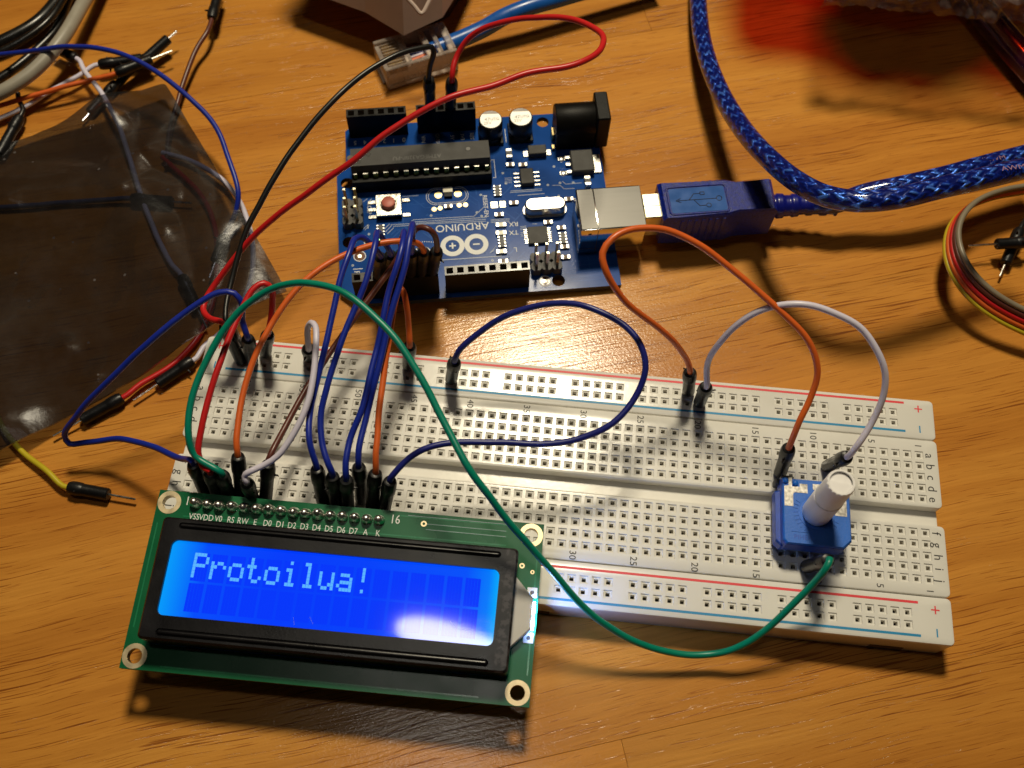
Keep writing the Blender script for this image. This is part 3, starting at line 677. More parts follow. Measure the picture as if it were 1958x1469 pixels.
mat('socket_top', (0.02, 0.019, 0.018), 0.22, var=0.2)
pin_socket(50.8, 6, 2.54); pin_socket(33.02, 6, 2.54); pin_socket(23.88, 8, 50.8); pin_socket(45.72, 8, 50.8)
# long chip in its socket
cs = MB('black_plastic')
for y0, y1 in ((10.9, 12.6), (19.4, 21.1)): cs.box(29.0, 64.3, y0, y1, 0.05, 4.4, ch=0.15)
for x0, x1 in ((29.0, 30.6), (45.6, 47.4), (62.6, 64.3)): cs.box(x0, x1, 12.55, 19.45, 0.05, 3.9)
cs.link('chip_socket', ard)
cp = MB('chip_plastic')
ybk, yfr = 13.0, 19.0
sec = [(ybk - 0.1, 5.0), (ybk - 0.1, 6.5), (ybk + 0.35, 8.0), (yfr - 0.35, 8.0), (yfr + 0.1, 6.5), (yfr + 0.1, 5.0)]
vs = [(29.35, y, z) for y, z in sec] + [(64.1, y, z) for y, z in sec]; k = len(sec)
cp.add(vs, [(i, (i + 1) % k, k + (i + 1) % k, k + i) for i in range(k)] + [tuple(range(k - 1, -1, -1)), tuple(range(k, 2 * k))])
chip = cp.link('long_chip', ard, smooth=0)
for cx, cy, r_, mt in ((59.6, 15.3, 0.62, 'chip_plastic'), (34.6, 15.6, 0.75, 'dimple_grey'), (62.0, 17.5, 0.42, 'chip_plastic')):
    if mt not in MATS: mat(mt, (0.12, 0.115, 0.11), 0.5)
    dm = MB(mt); dm.ring((cx, cy), r_ * 0.8, r_, 7.99, 0.04, 24, 'black_plastic'); dm.cyl((cx, cy, 7.9), (cx, cy, 8.012), r_ * 0.8, 24); dm.link('moulded_dimple', chip)
nt_ = MB('hole_dark'); nt_.cyl((64.12, 16.1, 7.0), (64.12, 16.1, 8.015), 0.85, 20); nt_.link('end_notch', chip)
mk = MB('mark_grey'); mat('mark_grey', (0.11, 0.105, 0.10), 0.5)
mk.text('ATMEGA328P-PU', (47.5, 17.2, 8.02), 1.15, 0, 'mark_grey'); mk.link('printed_lettering', chip, smooth=0)
mat('leg_green', (0.20, 0.34, 0.13), 0.45, metal=0.4)  # green light reflected in the leg fronts, put into the colour
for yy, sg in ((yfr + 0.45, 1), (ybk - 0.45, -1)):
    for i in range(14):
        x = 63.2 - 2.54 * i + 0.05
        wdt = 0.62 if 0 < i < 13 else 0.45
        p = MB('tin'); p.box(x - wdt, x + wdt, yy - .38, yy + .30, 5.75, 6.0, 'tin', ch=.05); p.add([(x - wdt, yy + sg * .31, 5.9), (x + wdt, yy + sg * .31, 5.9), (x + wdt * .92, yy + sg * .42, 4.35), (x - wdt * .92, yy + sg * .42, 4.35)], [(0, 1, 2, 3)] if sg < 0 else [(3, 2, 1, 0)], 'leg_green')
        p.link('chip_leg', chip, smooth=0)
# two electrolytic capacitors
for x, y in ((28.1, 6.15), (20.3, 5.95)):
    e = MB('cap_black'); e.box(x - 3.2, x + 3.2, y - 3.2, y + 3.2, 0.05, 1.0, 'cap_black', ch=0.25)
    e.lathe([(3.05, 1.0), (3.08, 1.3), (2.85, 1.75), (3.08, 2.2), (3.08, 6.5), (2.95, 6.82), (2.75, 6.95)], (x, y, 0), (0, 0, 1), 36, 'cap_side'); c_ = e.link('capacitor', ard)
    t_ = MB('cap_alu'); t_.cyl((x, y, 6.90), (x, y, 7.0), 2.72, 36, 'cap_alu'); tp = t_.link('cap_top', c_)
    q = MB('black_ink'); seg = [(x + 2.68 * math.cos(R(a)), y + 2.68 * math.sin(R(a)), 7.012) for a in range(-142, -37, 5)]; q.add(seg, [tuple(range(len(seg)))], 'grey_band'); 
    if 'grey_band' not in MATS: mat('grey_band', (0.20, 0.18, 0.17), 0.35, metal=0.5)
    q.text('47', (x + 0.9, y - 0.1, 7.015), 1.0, 180, 'mark_grey'); q.text('25V', (x + 0.9, y + 1.1, 7.015), 0.9, 180, 'mark_grey'); q.text('UTG', (x - 1.0, y - 0.1, 7.015), .8, 180, 'mark_grey')
    q.link('polarity_band', c_, smooth=0)
# barrel power jack
j = MB('black_plastic'); j.box(-1.9, 1.55, 3.1, 12.15, 0.05, 11.6, ch=0.35); j.box(1.5, 11.6, 3.4, 11.9, 0.05, 6.2, ch=0.3)
j.lathe([(4.15, 0), (4.3, 0.3), (4.3, 10.0), (4.1, 10.3)], (1.4, 7.62, 6.6), (1, 0, 0), 40)
j.link('power_jack', ard, smooth=35)
jt = MB('gold'); jt.box(11.7, 12.3, 6.3, 8.9, 0.05, 2.4, ch=0.1); jt.box(11.8, 12.6, 10.6, 12.0, 0.05, 0.9, ch=0.1); jt.link('jack_terminal', ard)
# square printer-type connector
ub = MB('chrome')
ub.box(-6.2, 9.7, 32.0, 44.0, 0.3, 10.95, 'chrome', ch=0.3, seg=2); uo = ub.link('data_connector', ard)
ut = MB('usb_top'); ut.box(-6.05, 5.3, 32.35, 43.65, 10.9, 11.02, ch=0.03); ut.box(5.55, 9.4, 32.35, 43.65, 10.9, 11.02, ch=0.03); ut.link('top_plate', uo)
um = MB('black_ink'); um.box(-6.1, 9.6, 43.99, 44.02, 2.6, 2.75); um.box(5.4, 5.55, 43.99, 44.02, 0.5, 10.6); um.box(0.5, 3.2, 43.99, 44.03, 4.2, 4.4); um.box(7.0, 7.8, 43.99, 44.03, 8.9, 9.5); um.link('seam', uo, smooth=0)
# crystal can
xt = MB('steel_plate'); xt.prism(capsule(10.9, 22.0, 28.2, 32.6, 8), 0.05, 0.7); xt.prism(capsule(11.3, 21.6, 28.6, 32.2, 8), 0.7, 3.5, ch=0.35); xt.link('crystal_can', ard, smooth=40)
# reset button
rb = MB('black_plastic'); rb.box(52.5, 58.7, 23.5, 29.7, 0.05, 1.6)
ro_ = rb.link('reset_button', ard)
rt = MB('tin'); rt.box(52.45, 58.75, 23.45, 29.75, 1.6, 2.05, ch=0.08); rt.ring((55.6, 26.6), 1.85, 2.1, 2.05, 0.06, 28, 'dark_grey'); rt.link('top_plate', ro_)
rc = MB('button_red'); rc.lathe([(1.75, 2.0), (1.72, 3.1), (1.6, 3.35), (1.3, 3.5)], (55.6, 26.6, 0), (0, 0, 1), 28); rc.link('button_cap', ro_)
for x, y in ((51.3, 24.4), (51.3, 28.8), (59.9, 24.4), (59.9, 28.8), (59.9, 26.6)):
    p = MB('tin'); p.box(x - 1.0, x + 1.0, y - 0.5, y + 0.5, 0.05, 0.35, ch=0.08); p.link('button_leg', ro_)
# voltage regulator
rg_ = MB('chip_plastic'); rg_.box(2.5, 8.3, 13.9, 20.6, 0.2, 2.4, ch=0.25); rgo = rg_.link('voltage_regulator', ard, smooth=0)
p = MB('tin'); p.box(0.5, 2.5, 14.4, 20.1, 0.05, 0.55, ch=0.08); p.link('metal_tab', rgo)
for y in (14.9, 17.1, 19.4):
    p = MB('solder'); p.box(8.2, 9.6, y - 0.5, y + 0.5, 0.3, 0.75, ch=0.15); 
    if y != 17.1: p.lathe([(0.9, 0), (0.75, 0.3), (0.35, 0.5)], (10.4, y, 0.02), (0, 0, 1), 12); p.box(9.3, 11.4, y - 0.55, y + 0.55, 0.02, 0.3, ch=0.1)
    p.link('regulator_leg', rgo)
# eight-leg chip, square chip, diode
def small_chip(nm, x0, x1, y0, y1, h, legs):
    b = MB('chip_plastic'); b.box(x0, x1, y0, y1, 0.12, h, ch=0.15); o_ = b.link(nm, ard, smooth=0)
    for lx, ly, dx, dy in legs:
        q = MB('tin'); q.box(lx - dx, lx + dx, ly - dy, ly + dy, 0.02, 0.32, ch=0.06); q.link('chip_leg', o_, smooth=0)
    return o_
lg_ = []
for i in range(4):
    y = 18.6 + 1.27 * i
    lg_ += [(22.6, y, 0.75, 0.24), (17.4, y, 0.75, 0.24)]
small_chip('small_chip', 18.3, 21.7, 18.1, 22.8, 1.75, lg_)
lg_ = []
for i in range(8):
    k = 35.7 + 0.56 * i
    lg_ += [(21.9, k, 0.5, 0.13), (16.1, k, 0.5, 0.13)]
small_chip('square_chip', 16.5, 21.5, 35.3, 40.3, 0.95, lg_)
small_chip('diode', 14.2, 18.9, 11.2, 14.0, 2.0, [(19.4, 12.6, 0.8, 0.9), (13.7, 12.6, 0.8, 0.9)])
def chip_part(nm, x, y, l=2.0, wd=1.25, rot=0, h=0.7, body='smd_brown'):
    a, b = (l / 2, wd / 2) if not rot else (wd / 2, l / 2)
    q = MB(body); 
    q.box(x - a, x + a, y - b, y + b, 0.03, h, body)
    e = 0.27 * l
    if not rot:
        q.box(x - a - 0.35, x - a + e, y - b - .04, y + b + .04, 0.02, h + .03, 'solder', ch=0.12); q.box(x + a - e, x + a + 0.35, y - b - .04, y + b + .04, 0.02, h + .03, 'solder', ch=0.12)
    else:
        q.box(x - a - .04, x + a + .04, y - b - 0.35, y - b + e, 0.02, h + .03, 'solder', ch=0.12); q.box(x - a - .04, x + a + .04, y + b - e, y + b + 0.35, 0.02, h + .03, 'solder', ch=0.12)
    return q.link(nm, ard, smooth=0)
for x, y, l, r_ in ((23.9, 15.8, 1.6, 0), (20.6, 16.1, 1.6, 0), (24.1, 27.6, 1.7, 0), (28.1, 30.8, 1.7, 0), (10.0, 27.6, 1.7, 0), (16.0, 34.1, 1.7, 0), (12.9, 36.0, 1.6, 0), (12.7, 41.6, 1.6, 0), (12.8, 44.6, 1.7, 0), (28.3, 44.5, 1.8, 0), (40.7, 27.3, 1.5, 0), (23.9, 12.6, 2.2, 1), (4.6, 22.8, 2.2, 1)):
    chip_part('surface_component', x, y, l, 1.1 if l < 2 else 1.5, r_, 0.65 if l < 2 else 1.2, 'smd_brown' if l < 2 else 'dark_grey')
for x, y, wd in ((28.1, 38.8, 0), (27.9, 23.6, 0), (58.0, 33.0, 0), (12.8, 39.0, 0)):   # four-way resistor arrays
    q = MB('dark_grey'); q.box(x - .7, x + .7, y - 1.6, y + 1.6, 0.05, 0.6)
    for i in range(4):
        for sx in (-1, 1): q.box(x + sx * .75 - .28, x + sx * .75 + .28, y - 1.35 + .9 * i - .26, y - 1.35 + .9 * i + .26, 0.02, .66, 'solder', ch=.1)
    q.link('resistor_array', ard, smooth=0)
for nm, x, y in (('status_light', 27.9, 33.9), ('status_light', 28.1, 36.3), ('status_light', 28.5, 41.7)):
    chip_part(nm, x, y, 2.0, 1.15, 0, 0.7, 'led_pale')
q = MB('led_green'); q.box(57.2, 59.0, 35.5, 36.5, 0.05, 0.7, ch=.1); q.link('status_light', ard)['label'] = 'lit green power light'
# bare pads
for pts in ([(28.9, 26.6), (28.2, 26.6), (28.2, 28.4), (29.9, 28.4), (29.9, 26.6)], [(27.6, 26.6), (26.2, 26.6), (26.2, 28.4), (27.6, 28.4)]):
    q = MB('brass_pale'); q.prism(pts, 0.01, 0.07); q.link('bare_pad', ard, smooth=0)
rz = MB('gold')
for x in (38.0, 43.0): rz.ring((x, 23.4), 0.35, 0.95, 0.01, 0.06, 20, 'gold'); rz.box(x - .5, x + .5, 22.6, 24.2, 0.01, 0.05)
for x, y in ((36.3, 26.9), (37.9, 26.9), (42.8, 27.4), (44.3, 27.6)): rz.cyl((x, y, 0), (x, y, 0.08), 0.62, 14)
rz.box(39.5, 41.5, 22.3, 24.5, 0.02, 0.9, 'black_plastic'); rz.box(39.3, 41.7, 22.2, 23.4, 0.9, 1.15, 'led_pale'); rz.link('resonator', ard, smooth=0)
for x, y in ((18.6, 50.7), (63.5, 39.8)):
    q = MB('ring_gold'); q.cyl((x, y, 0), (x, y, 0.05), 1.25, 28, 'flux'); q.cyl((x, y, 0.02), (x, y, 0.10), 0.5, 20, 'brass_pale'); q.ring((x, y), 1.35, 1.55, 0.01, 0.05, 28, 'silk_white'); q.link('target_pad', ard)
# two six-pin headers
def pins6(x, y, dx, dy, tall, metal):
    b = MB('dark_grey'); o_ = None
    for i in range(3):
        for k in range(2):
            px, py = x + (i * 2.54 if dx else k * 2.54), y + (k * 2.54 if dx else i * 2.54)
            b.prism([(px + a_, py + b_) for a_, b_ in ((-1.25, -.7), (-.7, -1.25), (.7, -1.25), (1.25, -.7), (1.25, .7), (.7, 1.25), (-.7, 1.25), (-1.25, .7))], 0.05, 2.5, 'dark_grey')
    o_ = b.link('pin_header', ard, smooth=0)
    for i in range(3):
        for k in range(2):
            px, py = x + (i * 2.54 if dx else k * 2.54), y + (k * 2.54 if dx else i * 2.54)
            q = MB('gold'); q.box(px - .32, px + .32, py - .32, py + .32, 2.5, tall, 'tin' if metal else 'gold'); q.box(px - .3, px + .3, py - .3, py + .3, tall, tall + .12, 'brass_pale', ch=.08); q.link('pin', o_, smooth=0)
pins6(63.4, 25.6, 0, 1, 8.3, 0); pins6(15.4, 45.2, 1, 0, 8.3, 1)
# printed lines and lettering
sk = MB('silk_white'); ZS = 0.02
def ln(wd, *pts): sk.strip(pts, wd, ZS, 0.03, 'silk_white')
for i, t in enumerate('0 1 2 3 4 5'.split()): sk.text(t, (50.8 + 2.54 * i, 5.4, 0.05), 1.35, 0, 'silk_white')
for t, x in (('VIN', 45.7), ('GND', 42.0), ('5V', 38.1), ('3V3', 35.5), ('RES', 33.0)): sk.text(t, (x, 5.6, 0.05), 1.0, 90, 'silk_white')
sk.text('ARDUINO', (37.6, 33.55, 0.05), 2.1, 0, 'silk_white'); sk.text('TM', (45.6, 44.1, .05), .7, 0, 'silk_white')
for cx, sg in ((40.45, '+'), (34.5, '-')):
    sk.ring((cx, 38.75), 1.75, 3.0, ZS, 0.04, 40, 'silk_white')
    sk.box(cx - .85, cx + .85, 38.55, 38.95, ZS, ZS + .04, 'silk_white')
    if sg == '+': sk.box(cx - .2, cx + .2, 37.9, 39.6, ZS, ZS + .045, 'silk_white')
sk.text('RX', (24.7, 33.7, .05), 1.3, 0, 'silk_white'); sk.text('TX', (24.9, 36.2, .05), 1.3, 0, 'silk_white'); sk.text('L', (24.9, 41.2, .05), 1.3, 0, 'silk_white'); sk.text('ON', (61.0, 36.4, .05), 1.2, 0, 'silk_white')
sk.text('RESET-EN', (31.2, 27.6, .05), 1.1, 90, 'silk_white'); sk.text('ICSP', (60.6, 26.2, .05), 1.1, 90, 'silk_white'); sk.text('1', (61.0, 31.4, .05), 1.2, 0, 'silk_white')
sk.text('RX', (64.3, 45.2, .05), 1.4, 90, 'silk_white'); ln(.18, (62.9, 43.4), (65.2, 43.4))
for k in range(11): sk.cyl((50.6 - .55 * k, 37.3 - .35 * math.sin(k / 10 * 3.14), ZS), (50.6 - .55 * k, 37.3 - .35 * math.sin(k / 10 * 3.14), .06), .13, 8, 'silk_white')
sk.ring((48.0, 40.6), 1.9, 2.3, ZS, .04, 24, 'silk_white', a0=180, a1=320)
for a in (capsule(35.4, 46.1, 21.2, 26.3, 8), capsule(35.9, 45.6, 21.7, 25.8, 8)): ln(.11, *(a + a[:1]))
ln(.12, (28.6, 19.2), (27.9, 19.2), (27.9, 13.6), (28.6, 13.6)); ln(.14, (31.0, 4), (31.0, 8.3)); ln(.14, (24.2, 4), (24.2, 8.3))
sk.link('printed_lettering', ard, smooth=0)
tp = MB('trace_pale')
def tl(wd, *pts): tp.strip(pts, wd, ZS, 0.03, 'trace_pale')
tl(.14, (49.78, 30.27), (34.43, 30.49), (31.19, 27.48)); tl(.14, (49.82, 30.94), (33.93, 31.05), (31.23, 31.08)); tl(.14, (55.47, 31.29), (31.55, 31.66)); tl(.14, (54.82, 31.82), (50.81, 31.87)); tl(.14, (49.32, 31.68), (31.60, 32.23))
tl(.16, (57.27, 32.66), (55.78, 31.04)); tl(.16, (56.84, 33.26), (55.27, 31.56)); tl(.16, (56.39, 33.87), (54.79, 32.24)); tl(.14, (62.31, 31.92), (61.06, 30.70)); tl(.12, (61.97, 32.27), (60.81, 31.04)); tl(.14, (62.11, 23.88), (61.05, 23.05)); tl(.14, (60.96, 24.20), (59.97, 23.14))
tl(.18, (43.47, 42.60), (28.63, 42.71)); tl(.12, (52.11, 23.08), (48.03, 23.09))
tl(.13, (30.26, 31.90), (25.61, 31.97))
tl(.13, (30.29, 32.28), (25.64, 32.35))
tl(.13, (30.33, 32.72), (25.68, 32.79))
tl(.13, (24.47, 23.66), (16.49, 23.66)); tl(.13, (24.65, 24.11), (16.46, 24.13)); tl(.13, (22.83, 25.17), (15.97, 25.15))
tl(.12, (23.07, 34.57), (21.58, 34.53)); tl(.12, (23.11, 36.34), (21.63, 36.34)); tl(.10, (16.18, 36.57), (15.31, 36.58))
tl(.12, (23.11, 35.01), (21.63, 34.97)); tl(.12, (23.16, 36.84), (21.68, 36.84)); tl(.10, (16.23, 37.01), (15.36, 37.02))
tl(.12, (23.16, 35.45), (21.67, 35.41)); tl(.12, (23.21, 37.34), (21.73, 37.34)); tl(.10, (16.27, 37.45), (15.41, 37.46))
tl(.10, (25.61, 19.60), (23.81, 19.58)); tl(.10, (31.36, 41.56), (30.05, 40.27))
tl(.10, (25.65, 20.10), (23.85, 20.08)); tl(.10, (31.14, 41.45), (29.92, 40.09))
tl(.10, (25.70, 20.59), (23.90, 20.57)); tl(.10, (30.91, 41.35), (29.80, 39.92))
tl(.10, (25.74, 21.08), (23.95, 21.07)); tl(.10, (30.69, 41.24), (29.68, 39.74))
tl(.12, (13.64, 22.84), (11.72, 22.90), (10.75, 24.14), (8.14, 24.19)); tl(.12, (10.90, 21.81), (10.17, 22.70), (6.01, 22.64)); tl(.12, (19.91, 34.04), (18.83, 34.06))
for x, y in ((61, 33.6), (50, 30.8), (45.2, 29.4), (33.6, 29.4), (32.2, 24.2), (32.5, 30.6), (26.0, 18.0), (25.5, 21.2), (14.8, 22.6), (11.6, 22.2), (8.2, 22.4), (12.4, 26.2), (15.5, 26.3), (20.2, 32.3), (18.9, 32.2), (14.2, 42.6), (30.9, 43.8), (46.0, 47.6), (65.3, 42.3), (12.6, 17.0)):
    tp.ring((x, y), .13, .33, ZS, .03, 12, 'trace_pale'); tp.cyl((x, y, 0), (x, y, .03), .14, 10, 'hole_dark')
tp.link('printed_lines', ard, smooth=0)
tb = MB('trace_blue'); rnd = random.Random(3)
for k in range(90):
    x, y = rnd.uniform(10, 62), rnd.uniform(10, 48); pts = [(x, y)]; d = rnd.choice((0, 90, 45, 135, 0, 90))
    for s_ in range(rnd.randint(2, 4)):
        q = rnd.uniform(1.5, 6); x += q * math.cos(R(d)); y += q * math.sin(R(d)); x = min(max(x, 4), 65); y = min(max(y, 10), 48.8); pts.append((x, y)); d += rnd.choice((45, -45))
    tb.strip(pts, rnd.choice((.16, .2, .3)), 0.004, 0.012)
for k in range(7):
    pts = [(52 - k * 1.3, 31.5 + k * .42), (30.5 - k * .2, 31.5 + k * .42), (28 - k * .2, 34 + k * .42)]; tb.strip(pts, .18, .004, .014)
for k in range(6): tb.strip([(2 + k * .0, 45.8 + k * 1.1), (12.2, 45.8 + k * 1.1)], .22, .004, .012)
tb.link('copper_traces', ard, smooth=0)['kind'] = 'stuff'
lu = MB('tin')
for x0, nn, y in ((50.8, 6, 2.54), (33.02, 6, 2.54), (23.88, 8, 50.8), (45.72, 8, 50.8)):
    for i in range(nn): lu.lathe([(.8, -1.62), (.6, -2.0), (.3, -3.2)], (x0 + 2.54 * i, y, 0), (0, 0, 1), 8)
lu.link('solder_tails', ard)['kind'] = 'stuff'
# ------------------------------------------------------------------ potentiometer
PX, PYY, PZ0, PZ1 = 54.0, -4.3, 10.6, 15.7
pot = empty('potentiometer', (PX, PYY, PZ0), label='blue trimmer potentiometer with a tall white shaft, plugged into the breadboard', cat='potentiometer')
O = (PX, PYY, PZ0)
def pp(x, y): return (PX + x, PYY + y)
b = MB('pot_blue')
ol = [(-6.9, -6.4), (-6.2, -7.2), (5.4, -7.2), (7.1, -5.4), (7.1, 7.2), (-6.9, 7.2)]
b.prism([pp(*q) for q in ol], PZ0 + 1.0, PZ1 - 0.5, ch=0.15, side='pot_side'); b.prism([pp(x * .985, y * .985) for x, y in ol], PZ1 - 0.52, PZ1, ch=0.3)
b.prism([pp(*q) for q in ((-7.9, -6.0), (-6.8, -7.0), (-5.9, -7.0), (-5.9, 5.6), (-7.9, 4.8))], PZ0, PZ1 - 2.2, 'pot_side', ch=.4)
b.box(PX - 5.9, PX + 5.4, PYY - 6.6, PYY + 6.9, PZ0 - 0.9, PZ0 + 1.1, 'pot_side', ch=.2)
for k in range(18):
    a = R(150 + k * 11); 
    b.box(-0.5, 0.5, -.09, .09, PZ1 - .01, PZ1 + .10, 'pot_blue', M=Matrix.Translation((PX + 4.3 * math.cos(a), PYY + 4.3 * math.sin(a), 0)) @ Matrix.Rotation(a, 4, 'Z'))
b.ring((PX, PYY), 3.55, 3.8, PZ1 - .01, .12, 36, 'pot_blue'); b.text('PIHER', (PX - 2.9, PYY - 5.6, PZ1 + .04), 1.0, 0, 'pot_side'); b.box(PX - 5.2, PX - 1.0, PYY - 4.55, PYY - 4.4, PZ1 - .01, PZ1 + .08)
b.link('body', pot, O, smooth=30)
for x, y in ((-6.3, 6.4), (-4.25, 6.0)):
    st = MB('pot_blue'); st.lathe([(.62, 0), (.6, .5), (.35, .72), (.1, .78)], (PX + x, PYY + y, PZ1 - .05), (0, 0, 1), 16); st.link('rivet', pot, O)
for pts in ([(-6.5, .9), (-4.7, .9), (-4.7, 3.6), (-4.35, 4.0), (-1.7, 4.0), (-1.7, 6.0), (-3.3, 6.0), (-3.3, 5.3), (-4.9, 5.2), (-4.9, 7.2), (-5.6, 7.2), (-5.6, 5.4), (-6.5, 5.2)], [(3.2, -.3), (6.2, -.3), (6.2, 5.4), (4.3, 5.4), (4.3, 3.6), (3.2, 2.6)], [(-.6, 4.9), (2.4, 4.9), (2.4, 6.2), (-.6, 6.2)]):
    bm = bmesh.new(); vs = [bm.verts.new((*pp(*q), PZ1 + .03)) for q in pts]; f = bm.faces.new(vs); 
    if f.normal.z < 0: f.normal_flip()
    ex = bmesh.ops.extrude_face_region(bm, geom=[f]); bmesh.ops.translate(bm, verts=[v for v in ex['geom'] if isinstance(v, bmesh.types.BMVert)], vec=(0, 0, .05)); bmesh.ops.recalc_face_normals(bm, faces=bm.faces[:])
    q = MB('pot_plate'); q.bm(bm); q.link('metal_plate', pot, O, smooth=0)
sh = MB('shaft_white')
prof = [(2.95, PZ1 - .6), (3.0, PZ1 + 9.0), (2.97, PZ1 + 9.05), (2.97, PZ1 + 9.15), (2.9, PZ1 + 9.2)]
sh.lathe(prof, (PX, PYY, 0), (0, 0, 1), 40)
nn = 36; r0 = [(2.9 if k % 2 else 2.84, 2 * math.pi * k / nn) for k in range(nn)]
zs = [(PZ1 + 9.2, 1.0), (PZ1 + 17.0, .96), (PZ1 + 17.5, .90)]
for (za, ka), (zb, kb) in zip(zs, zs[1:]):
    sh.add([(PX + r_ * ka * math.cos(a), PYY + r_ * ka * math.sin(a), za) for r_, a in r0] + [(PX + r_ * kb * math.cos(a), PYY + r_ * kb * math.sin(a), zb) for r_, a in r0], [(k, (k + 1) % nn, nn + (k + 1) % nn, nn + k) for k in range(nn)])
rim = [(2.9 * .90, 17.5), (2.25, 17.5), (2.15, 17.25)]
for (ra, za), (rb_, zb) in zip(rim, rim[1:]):
    sh.add([(PX + ra * math.cos(2 * math.pi * k / nn), PYY + ra * math.sin(2 * math.pi * k / nn), PZ1 + za) for k in range(nn)] + [(PX + rb_ * math.cos(2 * math.pi * k / nn), PYY + rb_ * math.sin(2 * math.pi * k / nn), PZ1 + zb) for k in range(nn)], [(k, (k + 1) % nn, nn + (k + 1) % nn, nn + k) for k in range(nn)])
half = [(PX + 2.15 * math.cos(a), PYY + 2.15 * math.sin(a)) for a in [math.pi * k / 18 - .12 for k in range(19)]]; half2 = [(PX + 2.15 * math.cos(a), PYY + 2.15 * math.sin(a)) for a in [math.pi + math.pi * k / 18 - .12 for k in range(19)]]
sh.add([(x, y, PZ1 + 16.8) for x, y in half], [tuple(range(19))]); sh.add([(x, y, PZ1 + 17.25) for x, y in half2], [tuple(range(19))])
sh.add([(*half[0], PZ1 + 16.8), (*half[-1], PZ1 + 16.8), (*half[-1], PZ1 + 17.25), (*half[0], PZ1 + 17.25)], [(0, 1, 2, 3)])
sh.link('shaft', pot, O, smooth=28)
for x, y in ((-5.2, 8.0),):
    q = MB('dark_grey'); q.box(PX + x - 1.5, PX + x + 1.2, PYY + y - 1.0, PYY + y + .3, PZ0 + 1.2, PZ1 - 1.6, ch=.2); q.box(PX + x - 2.6, PX + x - 1.5, PYY + y - 1.5, PYY + y - .2, PZ0, PZ1 - 2.6, ch=.2); q.link('leg', pot, O)
for x in (-2.5, 2.6):
    q = MB('tin'); q.box(PX + x - .35, PX + x + .35, PYY - 6.0, PYY - 5.6, 6.5, PZ0 + .2); q.link('leg', pot, O)

# ------------------------------------------------------------------ jumper wires
def plug(root, O, base, top, r=1.40, pin=True, spike=0, mt='plug_black'):
    b = Vector(base); t = Vector(top); d = t - b; Ln = d.length; d.normalize()
    q = MB(mt)
    q.lathe([(r * .86, 0), (r, .25), (r * 1.0, Ln * .64), (r * 1.02, Ln * .66), (r * 1.10, Ln * .69), (r * 1.13, Ln * .80), (r * 1.08, Ln * .93), (r * .92, Ln * 1.0), (r * .55, Ln * 1.02)], b, d, 18)
    a = R(spike); e1 = d.cross(Vector((0, 1, .1))).normalized(); e2 = d.cross(e1); n = e1 * math.cos(a) + e2 * math.sin(a)
    p0 = b + d * (Ln * .78) + n * (r * 1.05); q.tube([p0, p0 + n * .35 + d * .05, p0 + n * .75 + d * .2, p0 + n * 1.0 - d * .1], [.34, .26, .2, .05], 6)
    if random.random() < .8: q.tube([p0 - n * r * 2.1, p0 - n * (r * 2.1 + .35) + d * .1], [.28, .06], 6)
    po = q.link('plug', root, O)
    if pin:
        p = MB('tin'); p.cyl(b - d * (pin if pin is not True else 3.2), b + d * .2, .31, 8, ch=.08); p.link('pin', po, O)
    return po
def jumper(label, colour, pts, plugs=(), r=.66, group='jumper wires', cat='jumper wire', n=12, tmat=None):
    O = plugs[0][0] if plugs else pts[0]
    root = empty('jumper_wire', O, label=label, cat=cat, group=group)
    path = list(pts)
    if plugs:
        b, t = Vector(plugs[0][0]), Vector(plugs[0][1]); d = (t - b).normalized(); path = [t - d * 1.2, t + d * 1.3] + path
    if len(plugs) > 1 and plugs[1]:
        b, t = Vector(plugs[1][0]), Vector(plugs[1][1]); d = (t - b).normalized(); path = path + [t + d * 1.3, t - d * 1.2]
    cw = curve(path); sd = random.uniform(0, 99)
    cw = [p + noise.noise_vector(Vector((i * .16, sd, 0))) * (.22 * min(1, i / 6, (len(cw) - 1 - i) / 6)) for i, p in enumerate(cw)]
    q = MB('wire_' + colour); q.tube(cw, r, n); q.link('insulation', root, O, smooth=60)
    for k, p in enumerate(plugs):
        if p: plug(root, O, p[0], p[1], spike=random.uniform(0, 360), pin=p[2] if len(p) > 2 else True)
    return root
G1 = 'jumper wires plugged into the breadboard'
jumper('black jumper wire arching from the board\'s far socket to the breadboard\'s corner', 'black', [(-38.08, 91.82, 33.00), (-37.09, 92.10, 37.00), (-37.57, 92.53, 38.00), (-40.29, 90.76, 39.00), (-44.57, 87.55, 40.00), (-50.85, 81.68, 40.00), (-55.58, 74.69, 40.00), (-61.39, 66.07, 38.00), (-66.84, 55.26, 35.00), (-72.22, 42.47, 30.00), (-74.13, 32.63, 26.00), (-74.22, 25.90, 25.00)],
       [((-40.00, 95.99, 13.87), (-38.81, 91.85, 28.23)), ((-73.50, 23.90, 9.40), (-73.38, 22.29, 22.80))], group=G1)
